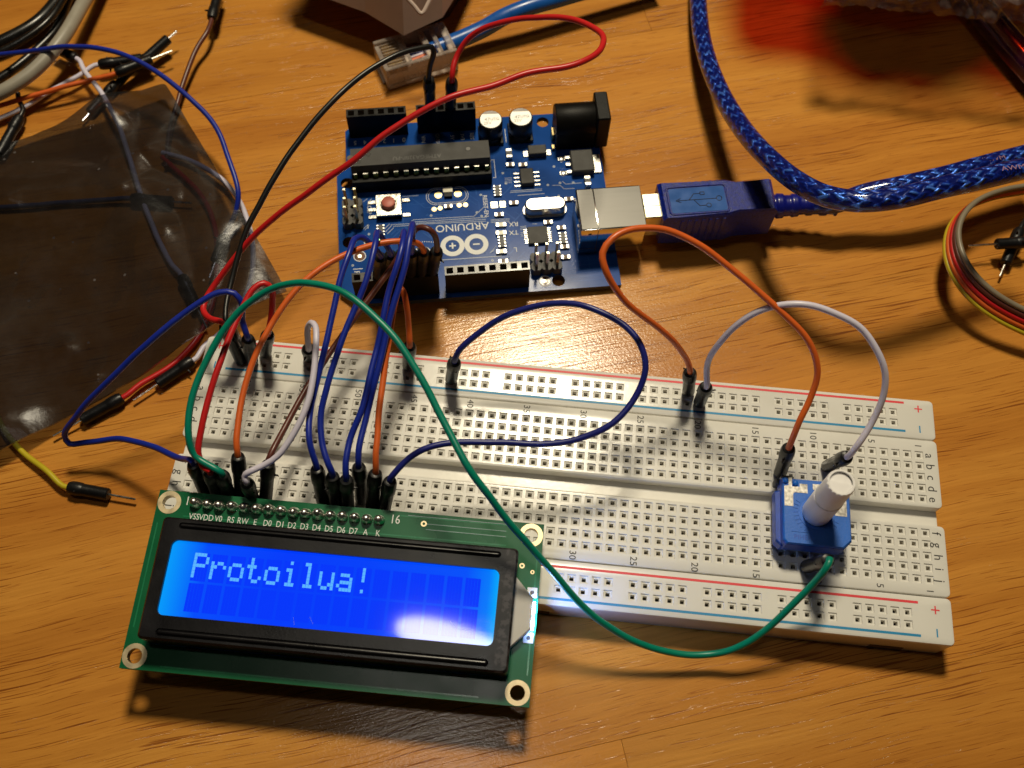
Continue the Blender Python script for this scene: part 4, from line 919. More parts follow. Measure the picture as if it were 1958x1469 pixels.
jumper('long red jumper wire looping right from the board\'s far socket, then to the breadboard\'s corner', 'red', [(-33.25, 94.73, 30.00), (-32.75, 97.15, 31.00), (-30.38, 99.45, 34.00), (-25.61, 100.20, 38.00), (-16.96, 99.74, 42.00), (-7.25, 97.57, 45.00), (-2.16, 94.23, 47.00), (1.64, 88.78, 49.00), (1.08, 82.43, 51.00), (-2.69, 77.63, 52.00), (-14.49, 73.20, 52.00), (-20.69, 69.23, 52.00), (-28.99, 65.39, 52.00), (-39.36, 59.53, 49.00), (-49.73, 51.68, 44.00), (-61.12, 46.15, 37.00), (-70.75, 41.10, 30.00), (-75.38, 36.58, 26.00), (-78.78, 32.69, 23.00), (-80.13, 29.78, 22.00), (-80.12, 26.82, 22.00), (-77.93, 24.20, 23.00)],
       [((-35.02, 96.98, 13.80), (-33.43, 92.96, 27.11)), ((-73.50, 21.40, 9.40), (-73.96, 22.43, 23.35))], group=G1, r=.68)
jumper('blue jumper wire swinging out left over the dark bag to the display\'s first pin', 'blue', [(-69.63, 22.91, 26.00), (-69.12, 24.47, 30.00), (-70.49, 25.82, 32.00), (-73.57, 25.63, 32.00), (-77.75, 23.24, 31.00), (-85.91, 16.52, 28.00), (-97.02, 7.05, 21.00), (-103.99, 1.86, 15.00), (-107.84, -0.92, 10.00), (-107.26, -2.01, 8.00), (-103.54, -1.38, 8.00), (-94.90, -1.03, 11.00), (-84.72, -3.90, 15.00), (-78.01, -6.73, 18.00)],
       [((-71.00, 21.40, 9.40), (-68.76, 20.51, 22.17)), ((-73.66, -11.43, 9.40), (-73.40, -9.25, 22.21))], group=G1)
jumper('short red jumper wire arching from the far rail to the display pin marked VDD', 'red', [(-63.63, 23.53, 26.00), (-62.83, 26.02, 30.00), (-62.67, 27.28, 33.00), (-64.09, 27.67, 34.00), (-65.68, 26.35, 34.00), (-67.54, 22.19, 33.00), (-69.10, 15.87, 32.00), (-70.19, 9.11, 31.00), (-71.19, 2.86, 29.00), (-71.93, -3.06, 27.00), (-72.04, -7.61, 25.00), (-71.10, -9.78, 23.00)],
       [((-68.50, 23.90, 9.40), (-64.84, 22.19, 21.76)), ((-71.12, -11.43, 9.40), (-69.54, -10.82, 22.29))], group=G1)
jumper('green jumper wire sweeping across the breadboard and past the display to the potentiometer', 'green', [(-72.37, -8.45, 25.00), (-73.67, -5.29, 28.00), (-73.71, 1.41, 31.00), (-71.45, 9.68, 34.00), (-66.84, 17.32, 38.00), (-60.41, 21.29, 42.00), (-53.64, 21.93, 45.00), (-45.73, 20.05, 47.00), (-38.98, 16.27, 47.00), (-32.10, 10.22, 46.00), (-27.52, 4.92, 44.00), (-21.65, -3.40, 41.00), (-15.85, -11.37, 39.00), (-9.48, -16.89, 33.00), (-3.03, -21.49, 27.00), (3.65, -26.03, 20.00), (11.62, -30.62, 13.00), (22.84, -33.38, 7.00), (33.70, -33.12, 5.00), (41.43, -30.64, 8.50), (47.38, -25.35, 14.50), (52.01, -20.15, 20.00), (53.47, -18.15, 23.00)],
       [((-68.58, -11.43, 9.40), (-67.15, -10.93, 22.31)), ((53.34, -13.97, 9.40), (54.07, -16.38, 22.15))], group=G1, r=.7)
jumper('orange jumper wire from the board\'s near socket to the display pin marked RS', 'orange', [(-34.19, 42.92, 31.00), (-36.02, 41.90, 33.00), (-40.22, 40.51, 34.00), (-44.46, 38.87, 34.00), (-48.53, 36.45, 34.00), (-54.27, 31.26, 34.00), (-58.35, 25.68, 33.00), (-61.84, 19.17, 31.00), (-64.05, 12.00, 29.00), (-65.25, 5.39, 27.00), (-65.40, 0.16, 26.00), (-64.98, -4.25, 25.00)],
       [((-35.57, 47.70, 11.93), (-33.51, 44.16, 25.84)), ((-66.04, -11.43, 9.40), (-64.70, -6.76, 22.53))], group=G1)
jumper('white jumper wire bent back over a rail plug, ending at the display pin marked RW', 'white', [(-54.86, 19.81, 26.00), (-54.48, 20.69, 29.00), (-53.51, 21.03, 31.00), (-52.20, 19.71, 32.00), (-51.16, 15.38, 32.00), (-50.70, 9.79, 31.00), (-51.00, 3.75, 30.00), (-52.64, -1.76, 28.00), (-55.77, -7.16, 26.00), (-59.01, -9.46, 25.00), (-61.03, -10.90, 25.00), (-61.88, -11.50, 24.00)],
       [((-58.30, 23.90, 9.40), (-55.46, 19.72, 21.38)), ((-63.50, -11.43, 9.40), (-61.73, -12.16, 22.26))], group=G1)
jumper('brown jumper wire from the board\'s near socket to the display pin marked E', 'brown', [(-30.71, 45.06, 31.00), (-31.75, 45.33, 33.00), (-33.42, 45.84, 33.00), (-34.99, 45.84, 32.00), (-36.47, 43.64, 31.00), (-38.01, 41.16, 29.00), (-39.79, 38.62, 27.00), (-42.37, 33.87, 26.00), (-45.08, 28.76, 25.00), (-48.82, 22.35, 23.00), (-52.15, 14.89, 22.00), (-54.71, 7.81, 22.00), (-56.66, 0.97, 22.00), (-57.72, -4.51, 23.00)],
       [((-33.08, 48.20, 11.90), (-30.68, 44.77, 25.78)), ((-60.96, -11.43, 9.40), (-58.53, -7.32, 21.49))], group=G1)
jumper('leftmost of the four blue jumper wires running side by side to the display', 'blue', [(-43.88, 41.24, 31.00), (-45.72, 41.02, 34.00), (-46.92, 39.11, 36.00), (-47.14, 34.84, 37.00), (-47.90, 29.60, 36.00), (-48.58, 23.16, 34.00), (-49.25, 15.57, 32.00), (-50.28, 8.57, 29.00), (-50.75, 2.37, 27.00), (-49.91, -3.48, 26.00)],
       [((-45.53, 45.71, 12.07), (-42.87, 41.85, 25.79)), ((-48.26, -11.43, 9.40), (-48.38, -7.56, 21.81))], group=G1)
jumper('second from left of the four blue jumper wires running side by side', 'blue', [(-41.62, 42.84, 31.00), (-42.14, 42.61, 34.00), (-42.16, 40.77, 37.00), (-41.46, 37.33, 39.00), (-41.44, 33.18, 39.00), (-41.95, 28.93, 38.00), (-43.60, 23.72, 36.00), (-45.32, 18.29, 34.00), (-46.69, 12.20, 32.00), (-47.69, 6.55, 30.00), (-48.28, 2.16, 28.00), (-47.19, -3.78, 26.00), (-45.49, -7.51, 25.00)],
       [((-43.04, 46.21, 12.03), (-40.64, 42.58, 25.87)), ((-45.72, -11.43, 9.40), (-44.85, -8.91, 22.12))], group=G1)
jumper('third from left of the four blue jumper wires, crossing behind its neighbour', 'blue', [(-37.78, 43.23, 31.00), (-36.71, 42.46, 35.00), (-36.15, 40.68, 38.00), (-35.79, 35.92, 40.00), (-36.35, 31.14, 39.00), (-37.19, 27.52, 37.00), (-37.79, 22.43, 35.00), (-38.62, 16.66, 32.00), (-39.37, 9.19, 30.00), (-40.34, 3.21, 28.00), (-41.84, -2.08, 26.00), (-42.11, -6.83, 25.00)],
       [((-40.55, 46.71, 12.00), (-38.38, 43.08, 25.87)), ((-43.18, -11.43, 9.40), (-41.99, -9.32, 22.17))], group=G1)
jumper('rightmost of the four blue jumper wires, rising highest at the socket', 'blue', [(-35.61, 44.00, 31.00), (-34.85, 43.43, 36.00), (-34.53, 42.26, 39.00), (-34.16, 37.99, 41.00), (-34.37, 32.22, 40.00), (-35.18, 27.73, 38.00), (-36.09, 23.25, 36.00), (-36.92, 17.50, 33.00), (-37.70, 12.20, 31.00), (-39.04, 5.69, 28.00), (-39.71, 0.45, 26.00), (-39.95, -3.99, 25.00)],
       [((-38.06, 47.21, 11.97), (-36.12, 43.59, 25.88)), ((-40.64, -8.89, 9.40), (-39.94, -6.36, 22.13))], group=G1)
jumper('short orange jumper wire folded into a narrow arch to display pin A', 'orange', [(-33.87, 24.51, 26.00), (-34.50, 27.41, 31.00), (-35.26, 29.32, 33.00), (-35.99, 29.76, 33.00), (-36.41, 26.78, 33.00), (-36.62, 21.80, 32.00), (-36.74, 14.27, 30.00), (-36.87, 6.86, 28.00), (-36.72, -0.17, 26.00), (-36.48, -4.32, 25.00)],
       [((-35.40, 23.90, 9.40), (-33.77, 22.27, 22.19)), ((-38.10, -11.43, 9.40), (-36.44, -7.15, 21.56))], group=G1)
jumper('dark blue jumper wire in a wide loop from the far rail to display pin K', 'navy', [(-22.53, 21.38, 25.00), (-18.34, 24.45, 28.00), (-11.96, 26.84, 32.00), (-4.55, 28.20, 35.00), (2.91, 27.14, 37.00), (10.51, 23.75, 37.00), (14.48, 19.66, 36.00), (15.93, 15.77, 34.00), (14.42, 10.66, 31.00), (10.19, 5.37, 29.00), (4.24, 2.43, 27.00), (-2.97, 0.86, 26.00), (-12.42, 0.24, 26.00), (-20.79, -0.62, 26.00), (-25.87, -2.28, 26.00), (-29.64, -4.65, 25.00)],
       [((-25.30, 21.40, 9.60), (-23.81, 20.13, 20.93)), ((-35.56, -11.43, 9.40), (-33.17, -8.64, 21.87))], group=G1)
jumper('orange jumper wire in a tall loop from the far rail to the potentiometer', 'orange', [(25.26, 23.51, 25.00), (21.59, 22.88, 33.00), (14.15, 23.02, 42.00), (9.52, 23.70, 47.00), (5.94, 26.06, 52.00), (4.80, 29.09, 54.00), (6.34, 31.65, 55.00), (10.16, 34.19, 55.00), (16.18, 35.40, 54.00), (23.50, 33.79, 52.00), (32.28, 29.90, 48.00), (41.16, 24.97, 44.00), (47.13, 21.05, 40.00), (49.41, 17.35, 36.00), (49.02, 13.49, 32.00), (47.52, 9.65, 29.00)],
       [((28.06, 23.90, 9.50), (26.60, 22.79, 20.85)), ((48.26, 6.35, 9.40), (46.91, 6.59, 22.33))], group=G1)
jumper('pale lilac jumper wire arching from the far rail to behind the potentiometer shaft', 'white', [(29.41, 21.30, 26.00), (29.83, 22.45, 32.00), (32.26, 24.20, 38.00), (36.35, 25.78, 43.00), (42.71, 26.41, 46.00), (49.65, 25.36, 46.00), (56.10, 23.00, 44.00), (60.97, 17.84, 40.00), (62.16, 14.27, 36.00), (61.30, 10.15, 31.00), (59.37, 6.50, 28.00)],
       [((30.60, 21.40, 9.50), (30.11, 19.64, 20.85)), ((58.42, 8.89, 9.40), (58.44, 5.53, 22.99))], group=G1)
G2 = 'loose jumper wires beside the dark bag'
jumper('loose yellow jumper wire with its plug and bare pin on the table beside the display', 'yellow', [(-112.84, -7.11, 2.20), (-120.12, -2.91, 1.60), (-125.59, 1.46, 1.60), (-130.88, 7.28, 1.60), (-140.95, 20.01, 1.60)], [((-98.05, -10.80, 1.80), (-107.22, -10.08, 2.00), 6.2)], group=G2)
jumper('loose blue jumper wire arching from beside the grey cable down under the bag', 'blue', [(-166.53, 107.66, 6.00), (-149.44, 106.93, 11.00), (-136.66, 106.56, 14.00), (-127.52, 105.57, 15.00), (-119.96, 103.59, 15.00), (-107.39, 96.83, 14.00), (-96.23, 88.21, 12.00), (-89.36, 78.03, 10.00), (-85.35, 68.81, 8.00), (-85.80, 64.53, 5.00), (-87.23, 61.19, 3.20)][::-1], [((-88.72, 51.84, 1.90), (-87.98, 59.26, 2.20), 5)], group=G2)
jumper('loose white jumper wire lying under the blue one, plug beside the orange one', 'white', [(-139.16, 105.95, 3.60), (-145.07, 100.84, 3.20), (-150.82, 95.25, 2.60), (-159.06, 88.75, 2.00)], [((-123.54, 114.05, 3.60), (-134.40, 110.24, 4.00), 6)], group=G2)
jumper('loose orange jumper wire whose bare shiny pin points up the table', 'orange', [(-132.39, 104.57, 5.00), (-141.31, 100.48, 5.00), (-149.10, 97.01, 4.50), (-159.23, 92.03, 4.00)], [((-119.99, 112.65, 5.20), (-128.15, 106.50, 5.40), 6)], group=G2)
jumper('loose white jumper wire running under the bag from beneath the grey cable', 'white', [(-99.07, 49.61, 1.80), (-104.23, 56.42, 1.60), (-113.02, 70.52, 1.60), (-121.35, 86.60, 3.60), (-125.41, 92.98, 4.80), (-131.49, 100.94, 4.60), (-137.92, 107.87, 4.50)], [((-89.84, 37.85, 1.80), (-95.82, 46.43, 2.00), 6), ((-148.39, 114.98, 4.00), (-141.30, 111.54, 4.30))], group=G2)
jumper('loose brown jumper wire hanging from a black plug at the table\'s far side', 'brown', [(-106.90, 123.48, 6.00), (-108.77, 117.27, 5.00), (-109.83, 109.15, 4.00), (-110.32, 101.25, 3.00), (-110.68, 96.07, 2.20), (-109.48, 84.57, 1.60), (-108.54, 79.62, 1.40)], [((-107.22, 140.03, 6.00), (-106.70, 128.26, 6.00))], group=G2)
jumper('loose white jumper wire curving out from under the bag, plug beside the breadboard', 'white', [(-85.91, 27.69, 2.00), (-83.00, 31.83, 1.80), (-80.03, 38.32, 1.70), (-78.93, 46.82, 1.70), (-79.50, 54.14, 2.20), (-82.49, 62.92, 2.80), (-87.63, 71.38, 2.80), (-94.19, 77.57, 2.60), (-103.21, 82.26, 1.80), (-110.82, 84.17, 1.50)], [((-94.35, 17.02, 1.80), (-87.63, 23.85, 2.00), 6.5)], group=G2)
jumper('loose red jumper wire with its plug at the bag\'s lower edge', 'red', [(-98.15, 16.86, 1.90), (-92.22, 22.61, 1.60), (-88.57, 29.04, 1.40), (-87.03, 37.31, 1.20), (-87.91, 49.29, 1.20), (-91.12, 61.42, 1.40), (-97.11, 71.31, 1.60), (-110.41, 82.73, 1.60)], [((-109.29, 6.19, 1.80), (-101.56, 12.64, 2.00), 7)], group=G2)
jumper('loose slate jumper wire lying straight across beneath the bag', 'slate', [(-121.59, 67.64, 1.60), (-132.13, 65.71, 1.40), (-142.51, 63.65, 1.40), (-152.97, 61.92, 1.40)], [((-103.98, 68.70, 1.70), (-114.56, 68.47, 1.90), 5)], group=G2)
def lone(label, base, top, path=(), col='black', pinl=True):
    return jumper(label, col, list(path) or [Vector(top) + (Vector(top) - Vector(base)) * .3, Vector(top) + (Vector(top) - Vector(base)) * .5], [(base, top, pinl)], group=G2)
lone('loose black jumper wire plug standing out beyond the shiny pin', (-117.33, 120.48, 5.20), (-124.51, 111.46, 3.00), [(-127.13, 107.95, 2.00), (-128.72, 104.75, 1.20)])
lone('loose black jumper wire plug lying below the orange and white wires', (-133.60, 95.34, 1.60), (-129.24, 105.93, 1.90), [(-128.46, 110.10, 1.60), (-128.29, 113.00, 1.00)])
lone('loose black jumper wire plug hanging at the photo\'s left edge', (-152.95, 78.57, 2.20), (-150.95, 90.87, 3.00), [(-150.89, 93.60, 3.20), (-152.65, 95.99, 3.60), (-153.45, 98.13, 4.00)])
lone('loose black jumper wire plug at the right edge behind the ribbon cable', (103.27, 74.22, 5.50), (110.67, 75.60, 5.50), [(115.68, 76.65, 5.40), (121.11, 77.80, 5.00)], 'black', 7)
lone('lower loose black jumper wire plug at the right edge, pin tilted down', (106.48, 70.87, 2.20), (110.69, 80.69, 3.40), [(112.88, 84.41, 3.00), (117.55, 88.88, 2.00)], 'black', 4)

# ------------------------------------------------------------------ data cable
def aw(x, y, z): 
    p = ARD @ (Vector((x, y, z)) * S); return tuple(p / S)
O = aw(-24, 37.6, -5)
uc = empty('data_cable', O, label='translucent blue braided cable with its plug in the board\'s silver connector', cat='cable')
AM = Matrix.Translation(Vector((0, 0, 0))); A_mm = ARD.copy(); A_mm.translation = ARD.translation / S
p = MB('brass_pale'); p.box(-12.0, -6.4, 34.0, 41.0, 1.8, 9.9, M=A_mm, ch=.25); p.box(-11.5, -6.3, 37.55, 37.7, 9.88, 9.94, 'black_ink', M=A_mm); p.link('plug_shell', uc, O)
p = MB('usb_blue')
pl = [(-10.4, 32.3), (-10.4, 42.9), (-13.5, 43.1), (-27.0, 43.1), (-29.6, 42.3), (-38.4, 42.3), (-38.6, 33.2), (-30.0, 33.2), (-27.2, 32.3)]
p.prism(pl[::-1], 1.0, 11.9, M=A_mm, ch=.9)
for k in range(7): 
    for y0, y1 in ((43.0, 43.35), (32.05, 32.4)): p.box(-15.5 - k * 1.7, -14.7 - k * 1.7, y0, y1, 1.6, 10.9, M=A_mm, ch=.12)
po = p.link('plug_body', uc, O, smooth=40)
pan = MB('usb_blue_smooth'); pan.prism(capsule(-26.2, -12.6, 34.6, 41.6, 4, r=.6), 11.9, 11.96, M=A_mm); pan.link('recessed_panel', po, O)
fr_ = MB('usb_blue'); c1 = capsule(-26.6, -12.2, 34.2, 42.0, 5, r=.8)
for a, b_ in zip(c1, c1[1:] + c1[:1]): fr_.tube([A_mm @ Vector((*a, 11.95)), A_mm @ Vector((*b_, 11.95))], .22, 6)
fr_.link('panel_rim', po, O)
tri = MB('black_ink')
def tl2(*pts):
    for a, b_ in zip(pts, pts[1:]): tri.tube([A_mm @ Vector((*a, 11.97)), A_mm @ Vector((*b_, 11.97))], .09, 5)
tl2((-14.5, 38.1), (-24, 38.1)); tl2((-14.0, 38.1), (-15.2, 37.5)); tl2((-14.0, 38.1), (-15.2, 38.7)); tl2((-17.2, 38.1), (-18.6, 36.4), (-20.2, 36.4)); tl2((-18.4, 38.1), (-19.6, 39.9), (-21.2, 39.9))
tl2(*[(-24.6 - .7 * math.cos(k), 38.1 + .7 * math.sin(k)) for k in [i * .785 for i in range(9)]]); tl2((-20.2, 36.0), (-20.2, 36.8), (-21.2, 36.8), (-21.2, 36.0), (-20.2, 36.0)); tl2(*[(-21.8 + .6 * math.cos(k), 39.9 + .6 * math.sin(k)) for k in [i * .785 for i in range(9)]])
tri.link('moulded_symbol', po, O)
sr = MB('strain_blue')
e0 = Vector(aw(-38.3, 37.8, 6.3)); e1 = Vector((56.24, 78.34, 9.50)); e2 = Vector((63.28, 78.43, 9.50))
path = curve([e0, e0.lerp(e1, .5), e1, e2], .35); rr = [2.9 - 1.0 * i / len(path) + (.35 if (i // 5) % 2 else 0) for i in range(len(path))]
sr.tube(path, rr, 20); sr.link('strain_relief', uc, O, smooth=60)
cb = MB('braid_blue'); cb.tube(curve([e1, (62.85, 78.38, 11.00), (68.69, 80.32, 13.00), (76.96, 82.01, 15.00), (86.88, 85.10, 16.00), (97.36, 89.69, 16.00), (112.53, 96.61, 15.00)], .8), 2.45, 20); cb.link('cable', uc, O, smooth=60)
cb = MB('braid_blue'); cb.tube(curve([(28.25, 164.23, 4.00), (28.59, 145.38, 6.00), (29.90, 129.17, 8.50), (33.04, 111.75, 12.50), (37.38, 95.13, 18.00), (42.11, 80.03, 25.00), (47.98, 67.85, 31.00), (53.33, 62.22, 34.00), (59.39, 59.94, 36.00), (66.89, 60.65, 37.00), (77.19, 64.63, 37.00), (86.94, 68.95, 36.00), (102.27, 76.30, 34.00)], .8), 2.42, 20); cb.link('cable', uc, O, smooth=60)
mat('silk_pink', (0.30, 0.16, 0.26), 0.6)
for p_, a_ in (((74.36, 63.98, 39.10), 13), ((99.20, 90.10, 18.30), 17), ((92.47, 70.61, 38.40), 14)):
    jk = MB('silk_pink'); jk.text('AWM', p_, 1.2, a_, 'silk_pink', wide=1.3); jk.link('printed_lettering', uc, O, smooth=0)

# ------------------------------------------------------------------ network cable
n0 = Vector((-57.52, 117.56, 0.00)); n1 = Vector((-38.44, 127.50, -0.00)); ax = (n1 - n0).normalized(); ang = math.atan2(ax.y, ax.x)
NM = Matrix.Translation(n0) @ Matrix.Rotation(ang, 4, 'Z')
O = tuple(n0)
nc = empty('network_cable', O, label='blue network cable with a clear plug lying behind the microcontroller board', cat='cable')
LN = 20.5
p = MB('clear_plastic')
p.box(0, LN, -5.8, 5.8, 0.3, 2.2, M=NM, ch=.25); p.box(0, LN, -5.8, -4.6, 2.2, 7.8, M=NM, ch=.2); p.box(0, LN, 4.6, 5.8, 2.2, 7.8, M=NM, ch=.2)
p.box(0.0, 1.2, -4.6, 4.6, 2.2, 7.0, M=NM, ch=.15); p.box(6.4, 8.0, -4.6, 4.6, 5.6, 7.7, M=NM, ch=.2); p.box(12.6, 14.2, -4.6, 4.6, 6.2, 7.8, M=NM, ch=.2); p.box(18.6, LN, -4.6, 4.6, 6.4, 7.9, M=NM, ch=.2); p.box(15.8, 17.0, -4.6, 4.6, 6.2, 7.7, M=NM, ch=.2)
for k in range(9): p.box(1.2, 6.4, -4.6 + k * 1.1 - .12, -4.6 + k * 1.1 + .12, 4.8, 7.0, M=NM)
p.box(-.6, 2.0, -3.0, 3.0, -0.0, 0.9, M=NM, ch=.2)
pn = p.link('plug', nc, O, smooth=30)
for k in range(8):
    q = MB('gold_contact'); y = -4.05 + k * 1.1
    q.box(1.6, 5.6, y - .2, y + .2, 5.2, 6.6, M=NM, ch=.08); q.link('contact', pn, O, smooth=0)
for k, c in enumerate(('orange', 'white', 'orange', 'white', 'blue', 'green', 'white', 'brown')):
    y = -4.05 + k * 1.1; q = MB('wire_' + c); q.tube([tuple(NM @ Vector(v)) for v in curve([(3.0, y, 4.6), (8, y, 4.7), (12, y * .8, 4.8), (14.5, y * .5, 4.9)], .8)], .46, 8); q.link('core_wire', pn, O)
q = MB('net_blue'); q.tube(curve([NM @ Vector((12.8, 0, 4.3)), NM @ Vector((18, 0, 4.6)), NM @ Vector((23, .2, 5.0)), (-30.69, 132.30, 6.00), (-25.16, 135.33, 8.00), (-18.92, 138.49, 9.00), (-11.94, 142.02, 9.00), (-2.06, 147.09, 9.00), (16.77, 156.36, 8.00)], .8), [2.2] * 200, 18) if False else q.tube(curve([NM @ Vector((12.8, 0, 4.3)), NM @ Vector((18, 0, 4.6)), NM @ Vector((23, .2, 5.0)), (-30.69, 132.30, 6.00), (-25.16, 135.33, 8.00), (-18.92, 138.49, 9.00), (-11.94, 142.02, 9.00), (-2.06, 147.09, 9.00), (16.77, 156.36, 8.00)], .8), 2.35, 18)
q.link('cable', nc, O, smooth=60)

# ------------------------------------------------------------------ ribbon cable
rib_c = [(119.82, 91.68, 9.00), (110.23, 89.07, 9.00), (102.64, 85.92, 10.00), (95.78, 81.28, 11.00), (91.00, 74.91, 12.00), (89.51, 69.41, 12.00), (89.95, 63.47, 12.00), (92.80, 58.54, 11.00), (96.84, 54.94, 10.00), (101.80, 52.33, 9.00), (108.00, 50.14, 8.00), (117.61, 47.61, 6.00)]
rb = empty('ribbon_cable', rib_c[5], label='ribbon cable of five coloured wires curling in at the right edge', cat='cable')
cl = curve(rib_c, 1.0)
for k, c in enumerate(('grey', 'brown', 'red', 'orange', 'yellow')):
    pts = []
    for i, q_ in enumerate(cl):
        d = cl[min(i + 1, len(cl) - 1)] - cl[max(i - 1, 0)]; nrm = Vector((-d.y, d.x, 0)).normalized()
        f = i / len(cl); tilt = .25 + .55 * max(0, (f - .5) * 2)
        pts.append(q_ + Vector((0, 0, (2 - k) * 1.25 * math.cos(tilt))) + nrm * ((2 - k) * 1.25 * math.sin(tilt)))
    m_ = MB('wire_' + c); m_.tube(pts, .66, 10); m_.link('ribbon_wire', rb, rib_c[5], smooth=60)

# ------------------------------------------------------------------ thick cables at the far left
def cable(label, mt, pts, r, nm='cable'):
    q = MB(mt); q.tube(curve(pts, 1.2), r, 18); o = q.link(nm, None, pts[len(pts) // 2], smooth=60); return tag(o, label, 'cable')
cable('grey round cable crossing the far left corner over black ones', 'grey_jacket', [(-142.01, 144.43, 6.00), (-142.23, 129.17, 8.50), (-143.45, 111.77, 10.00), (-148.24, 101.36, 9.00), (-155.22, 94.26, 8.00), (-165.86, 89.20, 6.00)], 1.85, 'grey_cable')
cable('thick glossy black cable in the far left corner, outermost', 'black_jacket', [(-150.40, 148.60, 3.50), (-153.44, 133.05, 3.50), (-156.37, 123.66, 4.00), (-164.16, 115.31, 4.00), (-175.99, 109.25, 3.00)], 1.9, 'black_cable')
cable('thinner black cable tucked between the grey cable and thick black one', 'black_jacket', [(-150.13, 147.04, 3.00), (-150.94, 134.27, 3.00), (-150.86, 123.06, 3.00), (-154.83, 112.78, 3.00), (-160.68, 103.55, 3.00), (-170.30, 96.01, 2.00)], 1.25, 'black_cable')
cable('second thin black cable pressed against the thick black one', 'black_jacket', [(-150.12, 145.73, 6.00), (-149.86, 131.38, 6.50), (-151.55, 121.02, 7.00), (-158.86, 111.79, 6.50), (-170.63, 105.36, 5.00)], 1.0, 'black_cable')
cable('dark glossy cable with a purple sheen slanting off the far right corner', 'dark_purple', [(102.48, 166.46, 5.00), (108.58, 153.86, 5.00), (113.94, 143.65, 5.00), (121.53, 130.63, 5.00)], 4.0, 'dark_cable')

# ------------------------------------------------------------------ white carton at the far edge
c0 = [(-84.19, 136.54, 12.00), (-62.54, 128.82, 12.00), (-50.94, 121.52, 12.00), (-41.46, 129.04, 12.00), (-38.83, 137.58, 12.00), (-35.84, 152.61, 12.00), (-76.17, 156.94, 12.00)]
q = MB('carton_white'); k = len(c0)
up = [(p_[0], p_[1] + 15.0, 50) for i, p_ in enumerate(c0)]
q.add(c0 + up, [(i, (i + 1) % k, k + (i + 1) % k, k + i) for i in range(k)] + [tuple(range(k - 1, -1, -1)), tuple(range(k, 2 * k))])
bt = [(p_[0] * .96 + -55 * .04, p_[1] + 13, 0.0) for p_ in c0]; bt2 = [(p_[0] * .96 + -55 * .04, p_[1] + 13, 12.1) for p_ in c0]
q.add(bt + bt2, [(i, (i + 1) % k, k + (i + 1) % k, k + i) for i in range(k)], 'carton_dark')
wc = empty('white_carton', c0[1], label='white carton overhanging the table behind the clear plug', cat='carton')
q.link('carton_body', wc, c0[1], smooth=0)
q = MB('carton_white'); a = Vector((-49.65, 120.77, 27.00)); b_ = Vector((-44.59, 117.52, 24.00)); c_ = Vector((-43.22, 119.91, 25.00))
q.tube(curve([a, a.lerp(b_, .6), b_, c_, c_ + Vector((1.5, 4, 2))], .5), .55, 10); q.link('carton_highlight_lip', wc, c0[1])  # curved strip added to give the carton's bright highlight

# ------------------------------------------------------------------ crumpled packaging at the far right
pk = empty('clear_packaging', (78.60, 124.87, 30.00), label='crumpled clear plastic packaging with red film at the far right edge', cat='packaging')
PO = (78.60, 124.87, 30.00)
def sheet(mb, f, nu, nv, mt=None):
    vs = [f(i / nu, j / nv) for j in range(nv + 1) for i in range(nu + 1)]
    mb.add(vs, [(j * (nu + 1) + i, j * (nu + 1) + i + 1, (j + 1) * (nu + 1) + i + 1, (j + 1) * (nu + 1) + i) for j in range(nv) for i in range(nu)], mt)
def crump(x, y, z, a, sc): 
    return a * (noise.noise(Vector((x, y, z)) * sc) + .5 * noise.noise(Vector((x, y, z)) * sc * 2.7))
q = MB('clear_film'); rnd2 = random.Random(5)
def cf(u, v):
    x = 56 + 62 * u; e = 128.0 - 1.0 * max(0, math.sin((u - .28) * 4.4)) * (u > .28) + crump(x, 7, 3, 1.0, .35)
    a = v * 2.6
    y = e + (1 - math.cos(min(a, 1.57))) * 5 + max(0, a - 1.57) * 30; z = 27 + 7 * math.sin(min(a, 1.57))
    return (x + crump(x, y, z, .8, .3), y + crump(x + 9, y, z, 1.3, .22), z + crump(x, y + 31, z, 1.5, .18))
sheet(q, cf, 110, 24); q.link('clear_film', pk, PO, smooth=25)
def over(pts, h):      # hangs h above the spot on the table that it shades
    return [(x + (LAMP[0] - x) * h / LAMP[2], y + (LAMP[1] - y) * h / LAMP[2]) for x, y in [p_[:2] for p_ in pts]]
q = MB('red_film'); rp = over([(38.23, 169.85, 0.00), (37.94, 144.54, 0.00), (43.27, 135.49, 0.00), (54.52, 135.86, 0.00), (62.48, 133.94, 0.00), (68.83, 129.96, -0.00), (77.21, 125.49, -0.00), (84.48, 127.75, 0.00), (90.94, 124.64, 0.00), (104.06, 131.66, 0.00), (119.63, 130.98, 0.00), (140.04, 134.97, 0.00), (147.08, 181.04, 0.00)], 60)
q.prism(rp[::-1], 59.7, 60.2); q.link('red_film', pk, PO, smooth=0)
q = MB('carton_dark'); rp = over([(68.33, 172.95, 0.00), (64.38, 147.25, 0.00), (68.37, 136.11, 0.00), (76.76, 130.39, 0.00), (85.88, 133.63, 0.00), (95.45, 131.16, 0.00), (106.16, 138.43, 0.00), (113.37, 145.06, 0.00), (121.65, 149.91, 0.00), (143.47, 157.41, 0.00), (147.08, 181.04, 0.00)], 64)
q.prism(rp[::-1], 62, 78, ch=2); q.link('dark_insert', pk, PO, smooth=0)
q = MB('carton_dark'); q.box(70, 124, 184, 215, 0.5, 62); q.link('dark_base', pk, PO, smooth=0)

